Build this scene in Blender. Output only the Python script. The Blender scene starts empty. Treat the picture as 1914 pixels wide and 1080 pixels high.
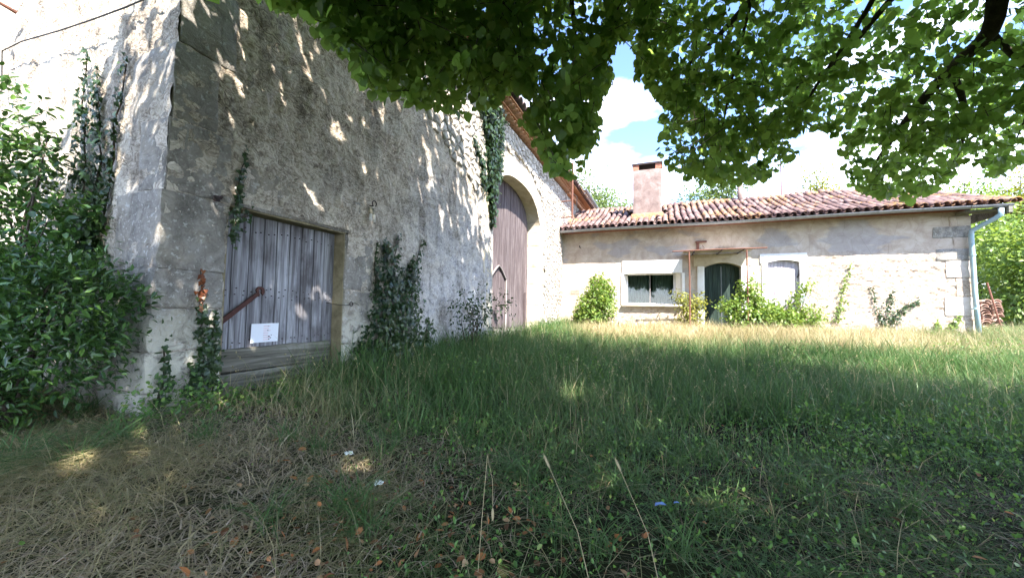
import bpy, bmesh, math, random
import numpy as np
from mathutils import Vector, Matrix

random.seed(7)
RNG = np.random.default_rng(11)
SC = bpy.context.scene
COL = SC.collection

# ------------------------------------------------------------------ camera
F_PX = 720.0
PITCH, ROLL = math.atan(36 / 720.0), math.radians(0.8)
EYE = np.array([0.0, 0.0, 1.05])
c_f = np.array([0, math.cos(PITCH), math.sin(PITCH)])
c_r0 = np.array([1.0, 0, 0])
c_u0 = np.array([0, -math.sin(PITCH), math.cos(PITCH)])
c_r = math.cos(ROLL) * c_r0 + math.sin(ROLL) * c_u0
c_u = -math.sin(ROLL) * c_r0 + math.cos(ROLL) * c_u0
cam = bpy.data.objects.new("camera", bpy.data.cameras.new("camera"))
COL.objects.link(cam)
m = Matrix(((c_r[0], c_u[0], -c_f[0], EYE[0]), (c_r[1], c_u[1], -c_f[1], EYE[1]), (c_r[2], c_u[2], -c_f[2], EYE[2]), (0, 0, 0, 1)))
cam.matrix_world = m
cam.data.sensor_width = 36.0
cam.data.lens = 36.0 * F_PX / 1914.0
cam.data.clip_start = 0.05
cam.data.clip_end = 3000
SC.camera = cam

# ------------------------------------------------------------------ sky, sun, exposure
KK = 0.393
kn = math.hypot(1, KK)
DD = np.array([KK, 1, 0]) / kn          # along the barn, away from the camera
RR = np.array([1, -KK, 0]) / kn         # along the house, to the right
CORNER = np.array([1.76, 13.64, 0.0])   # where barn and house meet
SUN_EL = math.radians(53)
s_h = (-DD + RR) / np.linalg.norm(-DD + RR)
SUN = np.array([s_h[0] * math.cos(SUN_EL), s_h[1] * math.cos(SUN_EL), math.sin(SUN_EL)])

world = bpy.data.worlds.new("World")
SC.world = world
world.use_nodes = True
wn, wl = world.node_tree.nodes, world.node_tree.links
wn.clear()
w_out = wn.new("ShaderNodeOutputWorld")
w_bg = wn.new("ShaderNodeBackground")
w_sky = wn.new("ShaderNodeTexSky")
w_sky.sky_type = "NISHITA"
w_sky.sun_disc = False
w_sky.sun_elevation = SUN_EL
w_sky.sun_rotation = math.atan2(SUN[0], SUN[1])
w_sky.air_density = 0.42
w_sky.ozone_density = 3.0
w_sky.dust_density = 0.2
w_bg.inputs["Strength"].default_value = 0.14
w_tc = wn.new("ShaderNodeTexCoord")
w_map = wn.new("ShaderNodeMapping")
w_map.inputs["Scale"].default_value = (1, 1, 2.6)
w_map.inputs["Location"].default_value = (0.75, 0.1, 0.3)
w_no = wn.new("ShaderNodeTexNoise")
w_no.inputs["Scale"].default_value = 2.3
w_no.inputs["Detail"].default_value = 9
w_no.inputs["Roughness"].default_value = 0.52
w_sep = wn.new("ShaderNodeSeparateXYZ")
w_low = wn.new("ShaderNodeMapRange")
w_low.inputs["From Min"].default_value = 0.0
w_low.inputs["From Max"].default_value = 0.6
w_low.inputs["To Min"].default_value = 0.19
w_low.inputs["To Max"].default_value = -0.05
w_add = wn.new("ShaderNodeMath")
w_rmp = wn.new("ShaderNodeMapRange")
w_rmp.inputs["From Min"].default_value = 0.52
w_rmp.inputs["From Max"].default_value = 0.82
w_mix = wn.new("ShaderNodeMix")
w_mix.data_type = "RGBA"
w_mix.inputs[7].default_value = (7.0, 7.2, 7.6, 1)
wl.new(w_tc.outputs["Generated"], w_map.inputs["Vector"])
wl.new(w_map.outputs[0], w_no.inputs["Vector"])
wl.new(w_tc.outputs["Generated"], w_sep.inputs[0])
wl.new(w_sep.outputs["Z"], w_low.inputs["Value"])
wl.new(w_no.outputs["Fac"], w_add.inputs[0])
wl.new(w_low.outputs[0], w_add.inputs[1])
wl.new(w_add.outputs[0], w_rmp.inputs["Value"])
wl.new(w_rmp.outputs[0], w_mix.inputs[0])
wl.new(w_sky.outputs[0], w_mix.inputs[6])
wl.new(w_mix.outputs[2], w_bg.inputs["Color"])
wl.new(w_bg.outputs[0], w_out.inputs["Surface"])

sun = bpy.data.objects.new("sun", bpy.data.lights.new("sun", "SUN"))
sun.data.energy = 3.0
sun.data.angle = math.radians(0.5)
sun.data.color = (1.0, 0.95, 0.87)
sun.rotation_euler = Vector(-SUN).to_track_quat("-Z", "Y").to_euler()
COL.objects.link(sun)

SC.view_settings.view_transform = "Standard"
SC.view_settings.look = "None"
SC.view_settings.exposure = 3.12
SC.view_settings.gamma = 1.0
SC.view_settings.use_curve_mapping = False


# ------------------------------------------------------------------ maths helpers
def ray(x, y):
    return c_f + c_r * (x - 957) / F_PX - c_u * (y - 540) / F_PX


def at(x, y, depth):
    """world point of a photo pixel at a given depth along the view axis"""
    return EYE + ray(x, y) * depth


def project(P):
    d = np.asarray(P) - EYE
    z = d @ c_f
    z = np.where(np.abs(z) < 1e-6, 1e-6, z)
    return 957 + F_PX * (d @ c_r) / z, 540 - F_PX * (d @ c_u) / z, z


def on_plane(x, y, p0, n):
    d = ray(x, y)
    return EYE + d * (((p0 - EYE) @ n) / (d @ n))


def barn_uz(x, y, off=0.0):
    p = on_plane(x, y, CORNER + RR * off, RR)
    return float((p - CORNER) @ DD), float(p[2])


def house_uz(x, y, off=0.0):
    p = on_plane(x, y, CORNER - DD * off, DD)
    return float((p - CORNER) @ RR), float(p[2])


def BL(u, o, z):
    """barn coordinates: u along the wall, o out of the wall, z up -> local xyz of the barn"""
    return (u, -o, z)


_perm = np.random.default_rng(3).random((256, 256))


def vnoise(x, y, s=0):
    x = np.asarray(x, float) + s * 17.31
    y = np.asarray(y, float) + s * 9.77
    xi, yi = np.floor(x).astype(int), np.floor(y).astype(int)
    fx, fy = x - xi, y - yi
    fx, fy = fx * fx * (3 - 2 * fx), fy * fy * (3 - 2 * fy)
    a = _perm[xi & 255, yi & 255]
    b = _perm[(xi + 1) & 255, yi & 255]
    c = _perm[xi & 255, (yi + 1) & 255]
    d = _perm[(xi + 1) & 255, (yi + 1) & 255]
    return (a * (1 - fx) + b * fx) * (1 - fy) + (c * (1 - fx) + d * fx) * fy


def fbm(x, y, s=0, octaves=4, gain=0.55):
    v, amp, tot = 0, 1.0, 0
    for k in range(octaves):
        v = v + amp * vnoise(np.asarray(x) * 2 ** k, np.asarray(y) * 2 ** k, s + k * 3)
        tot += amp
        amp *= gain
    return v / tot


def smooth(a, b, x):
    t = np.clip((np.asarray(x, float) - a) / (b - a), 0, 1)
    return t * t * (3 - 2 * t)


def ground_z(x, y):
    x, y = np.asarray(x, float), np.asarray(y, float)
    o = (x - CORNER[0]) * RR[0] + (y - CORNER[1]) * RR[1]
    u = (x - CORNER[0]) * DD[0] + (y - CORNER[1]) * DD[1]
    a = 0.36 * smooth(-6.5, -0.6, u)
    b = 0.26 * smooth(2.7, 0.3, o) * smooth(-14.5, -12.0, u)
    near = np.exp(-((x / 60) ** 2 + (y / 60) ** 2))
    return a + b * (1 - a / 0.36) + (fbm(x * 0.7, y * 0.7, 2, 3) - 0.5) * 0.10 * near


# ------------------------------------------------------------------ object helpers
def tag(o, label=None, cat=None, group=None, kind=None):
    if label:
        o["label"] = label
    if cat:
        o["category"] = cat
    if group:
        o["group"] = group
    if kind:
        o["kind"] = kind
    return o


def empty(name, loc=(0, 0, 0), rotz=0.0):
    o = bpy.data.objects.new(name, None)
    COL.objects.link(o)
    o.location = loc
    o.rotation_euler = (0, 0, rotz)
    o.empty_display_size = 0.2
    return o


def link(name, mesh, mat=None, parent=None):
    if mat is not None and not mesh.materials:
        mesh.materials.append(mat)
    o = bpy.data.objects.new(name, mesh)
    COL.objects.link(o)
    if parent is not None:
        o.parent = parent
    return o


def fastmesh(name, V, F, attr=None, shade=False):
    """V (n,3), F (m,k) -> mesh, quickly"""
    V = np.ascontiguousarray(V, dtype=np.float32)
    F = np.ascontiguousarray(F, dtype=np.int32)
    me = bpy.data.meshes.new(name)
    me.vertices.add(len(V))
    me.vertices.foreach_set("co", V.ravel())
    k = F.shape[1]
    me.loops.add(F.size)
    me.loops.foreach_set("vertex_index", F.ravel())
    me.polygons.add(len(F))
    me.polygons.foreach_set("loop_start", np.arange(0, F.size, k, dtype=np.int32))
    me.polygons.foreach_set("loop_total", np.full(len(F), k, dtype=np.int32))
    if shade:
        me.polygons.foreach_set("use_smooth", np.ones(len(F), dtype=bool))
    if attr:
        for an, av in attr.items():
            at_ = me.attributes.new(an, "FLOAT", "POINT")
            at_.data.foreach_set("value", np.ascontiguousarray(av, dtype=np.float32))
    me.update(calc_edges=True)
    return me


class MB:
    """collects shapes into one mesh"""

    def __init__(self):
        self.v, self.f = [], []

    def add(self, V, F):
        b = len(self.v)
        self.v.extend([tuple(map(float, p)) for p in V])
        self.f.extend([tuple(int(i) + b for i in q) for q in F])
        return self

    def box(self, x0, x1, y0, y1, z0, z1, jit=0.0):
        V = [(x, y, z) for z in (z0, z1) for y in (y0, y1) for x in (x0, x1)]
        if jit:
            V = [tuple(c + random.uniform(-jit, jit) for c in p) for p in V]
        return self.add(V, [(0, 2, 3, 1), (4, 5, 7, 6), (0, 1, 5, 4), (2, 6, 7, 3), (0, 4, 6, 2), (1, 3, 7, 5)])

    def tube(self, pts, radii, n=8, cap=True):
        pts = [np.array(p, float) for p in pts]
        if np.isscalar(radii):
            radii = [radii] * len(pts)
        rings = []
        prev = None
        for i, p in enumerate(pts):
            t = pts[min(i + 1, len(pts) - 1)] - pts[max(i - 1, 0)]
            t = t / (np.linalg.norm(t) + 1e-9)
            if prev is None:
                a = np.array([0, 0, 1.0]) if abs(t[2]) < 0.9 else np.array([1.0, 0, 0])
            else:
                a = prev
            a = a - t * (a @ t)
            a /= np.linalg.norm(a) + 1e-9
            prev = a
            b = np.cross(t, a)
            rings.append([p + radii[i] * (math.cos(2 * math.pi * k / n) * a + math.sin(2 * math.pi * k / n) * b) for k in range(n)])
        V = [q for r in rings for q in r]
        F = []
        for i in range(len(pts) - 1):
            for k in range(n):
                k2 = (k + 1) % n
                F.append((i * n + k, i * n + k2, (i + 1) * n + k2, (i + 1) * n + k))
        if cap:
            F.append(tuple(reversed(range(n))))
            F.append(tuple((len(pts) - 1) * n + k for k in range(n)))
        return self.add(V, F)

    def mesh(self, name, shade=False):
        me = bpy.data.meshes.new(name)
        me.from_pydata(self.v, [], self.f)
        if shade:
            me.polygons.foreach_set("use_smooth", np.ones(len(me.polygons), dtype=bool))
        me.update()
        return me

    def build(self, name, mat, parent=None, shade=False):
        return link(name, self.mesh(name, shade), mat, parent)


def rough_block(x0, x1, y0, y1, z0, z1, r=0.015, amp=0.008, n=5, seed=0, freq=9.0):
    """a dressed stone: rounded box with uneven faces"""
    c = np.array([(x0 + x1) / 2, (y0 + y1) / 2, (z0 + z1) / 2])
    h = np.array([(x1 - x0) / 2, (y1 - y0) / 2, (z1 - z0) / 2])
    r = min(r, h.min() * 0.8)
    VV, FF = [], []
    for ax in range(3):
        a1, a2 = (ax + 1) % 3, (ax + 2) % 3
        for sg in (-1, 1):
            def ts(hh):
                inner = np.linspace(-(hh - r), hh - r, n)
                return np.concatenate([[-hh], inner, [hh]])
            t1, t2 = ts(h[a1]), ts(h[a2])
            A, B = np.meshgrid(t1, t2, indexing="ij")
            P = np.zeros(A.shape + (3,))
            P[..., ax] = sg * h[ax]
            P[..., a1] = A
            P[..., a2] = B
            cl = np.clip(P, -(h - r), h - r)
            d = P - cl
            L = np.linalg.norm(d, axis=-1, keepdims=True)
            P = cl + d / np.maximum(L, 1e-9) * r
            W = P + c
            nz = np.stack([fbm(W[..., 1] * freq + W[..., 0] * 5, W[..., 2] * freq, seed + k * 5, 3) - 0.5 for k in range(3)], -1)
            W = W + nz * amp * 2
            nn = n + 2
            idx = np.arange(nn * nn).reshape(nn, nn) + sum(len(v) for v in VV)
            q = np.stack([idx[:-1, :-1], idx[1:, :-1], idx[1:, 1:], idx[:-1, 1:]], -1).reshape(-1, 4)
            if sg < 0:
                q = q[:, ::-1]
            VV.append(W.reshape(-1, 3))
            FF.append(q)
    return fastmesh("block", np.concatenate(VV), np.concatenate(FF))


def norm(a):
    return a / (np.linalg.norm(a, axis=-1, keepdims=True) + 1e-9)


# leaf outlines: (verts, triangles); length 1 along +y, face towards +z
def fan(outline, cz=-0.05, cy=0.42):
    V = [(0, cy, cz)] + [(x, y, 0.0 if len(p) < 3 else p[2]) for p in outline for x, y in [p[:2]]]
    n = len(outline)
    return np.array(V, float), np.array([(0, 1 + i, 1 + (i + 1) % n) for i in range(n)])


LINDEN = fan([(0, 0.04), (0.28, -0.07), (0.49, 0.14), (0.51, 0.42), (0.36, 0.74), (0.10, 0.93), (0, 1.06, -0.04), (-0.12, 0.92), (-0.38, 0.72), (-0.50, 0.44), (-0.52, 0.16), (-0.25, -0.08)], -0.03)
LINDEN_FAR = (np.array([(0, -0.02, 0), (0.50, 0.2, 0.04), (0.40, 0.72, 0.03), (0, 1.05, -0.04), (-0.42, 0.70, 0.04), (-0.50, 0.2, 0.04)]), np.array([(0, 1, 2), (0, 2, 3), (0, 3, 4), (0, 4, 5)]))
LANCE = (np.array([(0, 0, 0), (0.17, 0.3, 0.05), (0.15, 0.65, 0.03), (0, 1, -0.06), (-0.15, 0.65, 0.03), (-0.17, 0.3, 0.05), (0, 0.45, -0.03)]), np.array([(0, 1, 6), (1, 2, 6), (2, 3, 6), (3, 4, 6), (4, 5, 6), (5, 0, 6)]))
OVAL = (np.array([(0, 0, 0), (0.27, 0.3, 0.06), (0.24, 0.68, 0.05), (0, 1, -0.04), (-0.24, 0.68, 0.05), (-0.27, 0.3, 0.06)]), np.array([(0, 1, 2), (0, 2, 3), (0, 3, 4), (0, 4, 5)]))
IVY = fan([(0, 0.05), (0.3, -0.08), (0.5, 0.22), (0.27, 0.45), (0.2, 0.62), (0, 1.0, -0.08), (-0.2, 0.62), (-0.27, 0.45), (-0.5, 0.22), (-0.3, -0.08)], 0.04, 0.3)
RHOMB = (np.array([(0, 0, 0), (0.26, 0.5, 0.03), (0, 1, -0.03), (-0.26, 0.5, 0.03)]), np.array([(0, 1, 2), (0, 2, 3)]))


def leaf_mesh(name, P, T, N, size, shape, attr=None):
    P = np.asarray(P, float)
    T = norm(np.asarray(T, float))
    N = np.asarray(N, float)
    N = norm(N - T * (N * T).sum(-1, keepdims=True))
    B = np.cross(T, N)
    V0, F0 = shape
    s = np.broadcast_to(np.asarray(size, float), (len(P),))[:, None, None]
    curl = (RNG.random((len(P), 1, 1)) - 0.35) * 0.5
    loc = V0[None]
    zz = loc[..., 2:3] * (0.4 + 1.6 * RNG.random((len(P), 1, 1))) - curl * loc[..., 1:2] ** 2 * 0.5
    V = P[:, None] + s * (loc[..., 0:1] * B[:, None] + loc[..., 1:2] * T[:, None] + zz * N[:, None])
    nv = len(V0)
    F = (F0[None] + (np.arange(len(P)) * nv)[:, None, None]).reshape(-1, 3)
    a = None
    if attr:
        a = {k: np.repeat(v, nv) for k, v in attr.items()}
    return fastmesh(name, V.reshape(-1, 3), F, a)


def rand_unit(n):
    return norm(RNG.normal(size=(n, 3)))


# ------------------------------------------------------------------ materials
class NM:
    def __init__(self, name):
        self.mat = bpy.data.materials.new(name)
        self.mat.use_nodes = True
        self.t = self.mat.node_tree
        self.n, self.l = self.t.nodes, self.t.links
        self.n.clear()
        self.out = self.n.new("ShaderNodeOutputMaterial")
        self.tc = None

    def coord(self, kind="Object", scale=(1, 1, 1), shift=None):
        if self.tc is None:
            self.tc = self.n.new("ShaderNodeTexCoord")
        mp = self.n.new("ShaderNodeMapping")
        mp.inputs["Scale"].default_value = scale
        self.l.new(self.tc.outputs[kind], mp.inputs["Vector"])
        if shift is not None:
            self.l.new(shift, mp.inputs["Location"])
        return mp.outputs[0]

    def noise(self, vec, scale, detail=5, rough=0.55, dist=0.0):
        k = self.n.new("ShaderNodeTexNoise")
        k.inputs["Scale"].default_value = scale
        k.inputs["Detail"].default_value = detail
        k.inputs["Roughness"].default_value = rough
        k.inputs["Distortion"].default_value = dist
        self.l.new(vec, k.inputs["Vector"])
        return k.outputs["Fac"]

    def voronoi(self, vec, scale, feature="F1", rnd=1.0, out="Distance"):
        k = self.n.new("ShaderNodeTexVoronoi")
        k.feature = feature
        k.inputs["Scale"].default_value = scale
        k.inputs["Randomness"].default_value = rnd
        self.l.new(vec, k.inputs["Vector"])
        return k.outputs[out]

    def ramp(self, fac, stops):
        k = self.n.new("ShaderNodeValToRGB")
        e = k.color_ramp.elements
        while len(e) < len(stops):
            e.new(0.5)
        for i, (p, c) in enumerate(stops):
            e[i].position = p
            e[i].color = (*c, 1) if len(c) == 3 else c
        self.l.new(fac, k.inputs["Fac"])
        return k.outputs["Color"]

    def rng(self, fac, a, b, c=0.0, d=1.0):
        k = self.n.new("ShaderNodeMapRange")
        k.inputs["From Min"].default_value = a
        k.inputs["From Max"].default_value = b
        k.inputs["To Min"].default_value = c
        k.inputs["To Max"].default_value = d
        self.l.new(fac, k.inputs["Value"])
        return k.outputs[0]

    def math(self, op, a, b=None):
        k = self.n.new("ShaderNodeMath")
        k.operation = op
        for i, v in enumerate((a, b)):
            if v is None:
                continue
            if isinstance(v, (int, float)):
                k.inputs[i].default_value = v
            else:
                self.l.new(v, k.inputs[i])
        return k.outputs[0]

    def mix(self, fac, a, b, mode="MIX"):
        k = self.n.new("ShaderNodeMix")
        k.data_type = "RGBA"
        k.blend_type = mode
        for i, v in ((0, fac), (6, a), (7, b)):
            if isinstance(v, (int, float)):
                k.inputs[i].default_value = v
            elif isinstance(v, tuple):
                k.inputs[i].default_value = (*v, 1) if len(v) == 3 else v
            else:
                self.l.new(v, k.inputs[i])
        return k.outputs[2]

    def sep(self, vec):
        k = self.n.new("ShaderNodeSeparateXYZ")
        self.l.new(vec, k.inputs[0])
        return k.outputs

    def bump(self, h, strength=0.5, dist=0.02):
        k = self.n.new("ShaderNodeBump")
        k.inputs["Strength"].default_value = strength
        k.inputs["Distance"].default_value = dist
        self.l.new(h, k.inputs["Height"])
        return k.outputs[0]

    def bsdf(self, color, rough=0.8, normal=None, metallic=0.0, spec=0.3, **kw):
        k = self.n.new("ShaderNodeBsdfPrincipled")
        for nm, v in (("Base Color", color), ("Roughness", rough), ("Metallic", metallic), ("Specular IOR Level", spec)):
            if isinstance(v, (int, float)):
                k.inputs[nm].default_value = v
            elif isinstance(v, tuple):
                k.inputs[nm].default_value = (*v, 1)
            else:
                self.l.new(v, k.inputs[nm])
        if normal is not None:
            self.l.new(normal, k.inputs["Normal"])
        return k

    def done(self, sh):
        self.l.new(sh.outputs[0] if hasattr(sh, "outputs") else sh, self.out.inputs["Surface"])
        return self.mat

    def obj_random(self):
        return self.n.new("ShaderNodeObjectInfo").outputs["Random"]

    def island(self):
        return self.n.new("ShaderNodeNewGeometry").outputs["Random Per Island"]

    def attr(self, name):
        k = self.n.new("ShaderNodeAttribute")
        k.attribute_name = name
        return k.outputs["Fac"]


def leaf_mat(name, stops, trans=(0.25, 0.42, 0.05), tw=0.4, rough=0.42, spec=0.4):
    q = NM(name)
    c = q.ramp(q.island(), stops)
    n = q.noise(q.coord(scale=(1, 1, 1)), 1.1, 3)
    c = q.mix(q.rng(n, 0.35, 0.65, 0, 0.35), c, q.mix(0.5, c, (0.10, 0.13, 0.02)))
    b = q.bsdf(c, rough, spec=spec)
    t = q.n.new("ShaderNodeBsdfTranslucent")
    q.l.new(q.mix(0.6, c, trans), t.inputs["Color"])
    mx = q.n.new("ShaderNodeMixShader")
    mx.inputs[0].default_value = tw
    q.l.new(b.outputs[0], mx.inputs[1])
    q.l.new(t.outputs[0], mx.inputs[2])
    return q.done(mx.outputs[0])


def M_barn_wall():
    q = NM("barn_render")
    co = q.coord()
    big = q.noise(co, 0.55, 4, 0.6)
    med = q.noise(co, 2.4, 6, 0.65, 0.8)
    crust = q.math("ADD", q.math("MULTIPLY", q.noise(co, 4.0, 8, 0.7, 1.0), 0.45), q.math("MULTIPLY", q.noise(q.coord(scale=(1, 1, 1.3)), 13.0, 6, 0.62, 2.6), 0.55))
    fine = q.noise(co, 55.0, 5, 0.6)
    base = q.ramp(crust, [(0.37, (0.065, 0.05, 0.037)), (0.44, (0.20, 0.16, 0.12)), (0.50, (0.36, 0.30, 0.235)), (0.58, (0.62, 0.545, 0.455))])
    wn_ = q.n.new("ShaderNodeTexNoise")
    wn_.inputs["Scale"].default_value = 5.0
    wn_.inputs["Detail"].default_value = 4
    q.l.new(co, wn_.inputs["Vector"])
    vm = q.n.new("ShaderNodeVectorMath")
    vm.operation = "MULTIPLY_ADD"
    vm.inputs[1].default_value = (0.22, 0.22, 0.22)
    q.l.new(wn_.outputs["Color"], vm.inputs[0])
    q.l.new(co, vm.inputs[2])
    cell = q.voronoi(vm.outputs[0], 9.0, "F1", 1.0, "Color")
    cv_ = q.sep(cell)[0]
    edge = q.voronoi(vm.outputs[0], 9.0, "DISTANCE_TO_EDGE")
    base = q.mix(q.rng(cv_, 0.55, 1.0, 0, 0.38), base, (0.47, 0.42, 0.36))
    base = q.mix(q.rng(cv_, 0.40, 0.0, 0, 0.38), base, (0.13, 0.105, 0.085))
    gap = q.math("MULTIPLY", q.rng(edge, 0.05, 0.0), q.rng(med, 0.50, 0.60))
    x, y, z = q.sep(co)
    # old limewash before the arch, lavender of sky light painted into its colour
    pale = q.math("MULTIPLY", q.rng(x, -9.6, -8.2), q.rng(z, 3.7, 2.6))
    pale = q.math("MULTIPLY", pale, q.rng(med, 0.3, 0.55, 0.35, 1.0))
    wash_sky_tint = q.ramp(crust, [(0.36, (0.13, 0.125, 0.14)), (0.46, (0.34, 0.335, 0.37)), (0.60, (0.62, 0.615, 0.66))])
    base = q.mix(pale, base, wash_sky_tint)
    # ochre render higher up
    och = q.math("MULTIPLY", q.rng(z, 1.9, 3.0), q.rng(big, 0.38, 0.52))
    base = q.mix(q.math("MULTIPLY", och, 0.75), base, q.ramp(crust, [(0.37, (0.05, 0.032, 0.016)), (0.47, (0.24, 0.155, 0.08)), (0.58, (0.58, 0.43, 0.26))]))
    # dark weathering streaks and blotches
    dk = q.rng(q.noise(q.coord(scale=(2.2, 2.2, 0.7)), 1.3, 6, 0.65), 0.49, 0.63, 0, 0.72)
    base = q.mix(q.rng(crust, 0.40, 0.56, 0.05, 0.50), base, (0.68, 0.62, 0.54))
    pl = q.rng(q.noise(q.coord(scale=(1.4, 1.4, 1.8)), 1.9, 7, 0.7, 0.5), 0.52, 0.62, 0, 0.5)
    base = q.mix(pl, base, q.ramp(crust, [(0.36, (0.30, 0.26, 0.21)), (0.55, (0.60, 0.54, 0.46))]))
    base = q.mix(q.math("MULTIPLY", dk, q.rng(crust, 0.62, 0.42, 0.35, 1.0)), base, (0.085, 0.066, 0.05))
    base = q.mix(q.rng(fine, 0.35, 0.7, 0, 0.25), base, (0.52, 0.46, 0.39))
    # paler stone and mortar on the far stretch
    far_pale = q.rng(x, -6.2, -5.4, 0, 0.8)
    base = q.mix(far_pale, base, q.ramp(crust, [(0.3, (0.28, 0.22, 0.17)), (0.55, (0.48, 0.42, 0.35)), (0.7, (0.58, 0.52, 0.45))]))
    base = q.mix(q.math("MULTIPLY", gap, 0.22), base, (0.05, 0.042, 0.035))
    hgt = q.math("ADD", crust, q.math("ADD", q.math("MULTIPLY", fine, 0.3), q.math("ADD", q.math("MULTIPLY", gap, -0.2), q.math("MULTIPLY", cv_, 0.25))))
    return q.done(q.bsdf(base, 0.92, q.bump(hgt, 1.0, 0.03), spec=0.15))


def M_stone(name, dark, mid, light, scale=6.0, blotch=0.4):
    q = NM(name)
    co = q.coord(shift=None)
    r = q.obj_random()
    n = q.noise(co, scale, 8, 0.65, 0.5)
    f = q.noise(co, 70, 4, 0.6)
    c = q.ramp(n, [(0.30, dark), (0.5, mid), (0.70, light)])
    c = q.mix(q.rng(r, 0, 1, 0, 0.4), c, q.mix(0.5, c, mid))
    s = q.rng(q.noise(co, 2.1, 6, 0.6), 0.5, 0.68, 0, blotch)
    c = q.mix(s, c, dark)
    c = q.mix(q.rng(f, 0.35, 0.65, 0, 0.25), c, light)
    return q.done(q.bsdf(c, 0.9, q.bump(q.math("ADD", n, q.math("MULTIPLY", f, 0.4)), 0.5, 0.015), spec=0.15))


def M_ashlar():
    q = NM("weathered_ashlar")
    co = q.coord()
    r = q.obj_random()
    big = q.noise(co, 1.6, 5, 0.6, 0.4)
    n = q.noise(co, 8.0, 9, 0.7, 1.0)
    f = q.noise(co, 60, 6, 0.7)
    c = q.ramp(n, [(0.30, (0.10, 0.09, 0.08)), (0.45, (0.21, 0.19, 0.17)), (0.58, (0.29, 0.27, 0.245)), (0.75, (0.42, 0.395, 0.36))])
    c = q.mix(q.rng(r, 0, 1, 0, 0.35), c, (0.22, 0.20, 0.18))
    c = q.mix(q.rng(big, 0.50, 0.62, 0, 0.7), c, q.ramp(n, [(0.35, (0.22, 0.185, 0.14)), (0.6, (0.40, 0.355, 0.29))]))
    dk = q.rng(q.noise(q.coord(scale=(2.5, 2.5, 0.9)), 1.5, 7, 0.7), 0.52, 0.66, 0, 0.75)
    c = q.mix(dk, c, (0.075, 0.068, 0.062))
    x, y, z = q.sep(co)
    c = q.mix(q.math("MULTIPLY", q.rng(z, 1.15, 0.7), q.rng(n, 0.36, 0.52, 0, 0.9)), c, (0.58, 0.55, 0.45))
    li = q.math("MULTIPLY", q.rng(q.noise(co, 30, 5, 0.6), 0.58, 0.64), q.rng(big, 0.3, 0.6, 0.2, 0.8))
    c = q.mix(li, c, (0.50, 0.49, 0.46))
    c = q.mix(q.rng(f, 0.35, 0.65, 0, 0.25), c, (0.42, 0.39, 0.35))
    return q.done(q.bsdf(c, 0.92, q.bump(q.math("ADD", n, q.math("MULTIPLY", f, 0.5)), 0.8, 0.025), spec=0.15))


def M_rubble():
    q = NM("rubble_stone")
    co = q.coord()
    r = q.obj_random()
    n = q.noise(co, 14, 7, 0.65, 0.6)
    c = q.ramp(q.math("ADD", q.math("MULTIPLY", n, 0.7), q.math("MULTIPLY", q.math("ADD", r, q.island()), 0.15)),
               [(0.32, (0.20, 0.17, 0.14)), (0.5, (0.40, 0.36, 0.31)), (0.66, (0.55, 0.51, 0.46))])
    return q.done(q.bsdf(c, 0.92, q.bump(n, 0.7, 0.02), spec=0.15))


def M_house_wall():
    q = NM("house_render")
    co = q.coord()
    x, y, z = q.sep(co)
    big = q.noise(co, 0.8, 5, 0.6)
    med = q.noise(co, 3.2, 7, 0.65, 0.6)
    fine = q.noise(co, 38, 6, 0.65)
    crust = q.noise(q.coord(scale=(1, 1, 1.7)), 8.5, 8, 0.7, 1.6)
    plaster = q.ramp(med, [(0.3, (0.33, 0.25, 0.19)), (0.5, (0.45, 0.365, 0.29)), (0.7, (0.55, 0.475, 0.40))])
    # grey cement repairs
    rep = q.rng(q.noise(q.coord(scale=(0.6, 1, 1.6)), 1.1, 3, 0.5), 0.54, 0.57, 0, 0.75)
    plaster = q.mix(rep, plaster, q.ramp(med, [(0.3, (0.27, 0.245, 0.245)), (0.7, (0.36, 0.335, 0.33))]))
    rub = q.ramp(crust, [(0.36, (0.11, 0.07, 0.05)), (0.44, (0.30, 0.225, 0.17)), (0.54, (0.47, 0.39, 0.31)), (0.68, (0.58, 0.51, 0.43))])
    bare = q.math("MULTIPLY", q.rng(x, 6.6, 7.4), q.rng(q.math("ADD", z, q.math("MULTIPLY", big, 0.8)), 3.15, 2.85))
    low = q.math("MULTIPLY", q.rng(q.math("ADD", z, med), 1.75, 1.3), q.rng(x, 1.2, 1.8))
    c = q.mix(q.math("MAXIMUM", bare, low), plaster, rub)
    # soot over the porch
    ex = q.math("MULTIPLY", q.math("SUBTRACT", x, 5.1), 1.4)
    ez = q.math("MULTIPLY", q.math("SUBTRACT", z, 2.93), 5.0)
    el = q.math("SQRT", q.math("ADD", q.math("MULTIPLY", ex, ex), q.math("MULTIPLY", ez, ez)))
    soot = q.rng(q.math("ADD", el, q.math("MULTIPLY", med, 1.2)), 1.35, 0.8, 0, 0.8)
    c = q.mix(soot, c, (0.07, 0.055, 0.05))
    c = q.mix(q.rng(fine, 0.3, 0.7, 0, 0.25), c, (0.52, 0.44, 0.37))
    cracks = q.voronoi(co, 2.2, "DISTANCE_TO_EDGE")
    c = q.mix(q.rng(cracks, 0.012, 0.0, 0, 0.35), c, (0.16, 0.11, 0.09))
    return q.done(q.bsdf(c, 0.93, q.bump(q.math("ADD", q.math("MULTIPLY", crust, q.math("ADD", bare, 0.25)), q.math("MULTIPLY", fine, 0.25)), 0.8, 0.03), spec=0.12))


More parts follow.
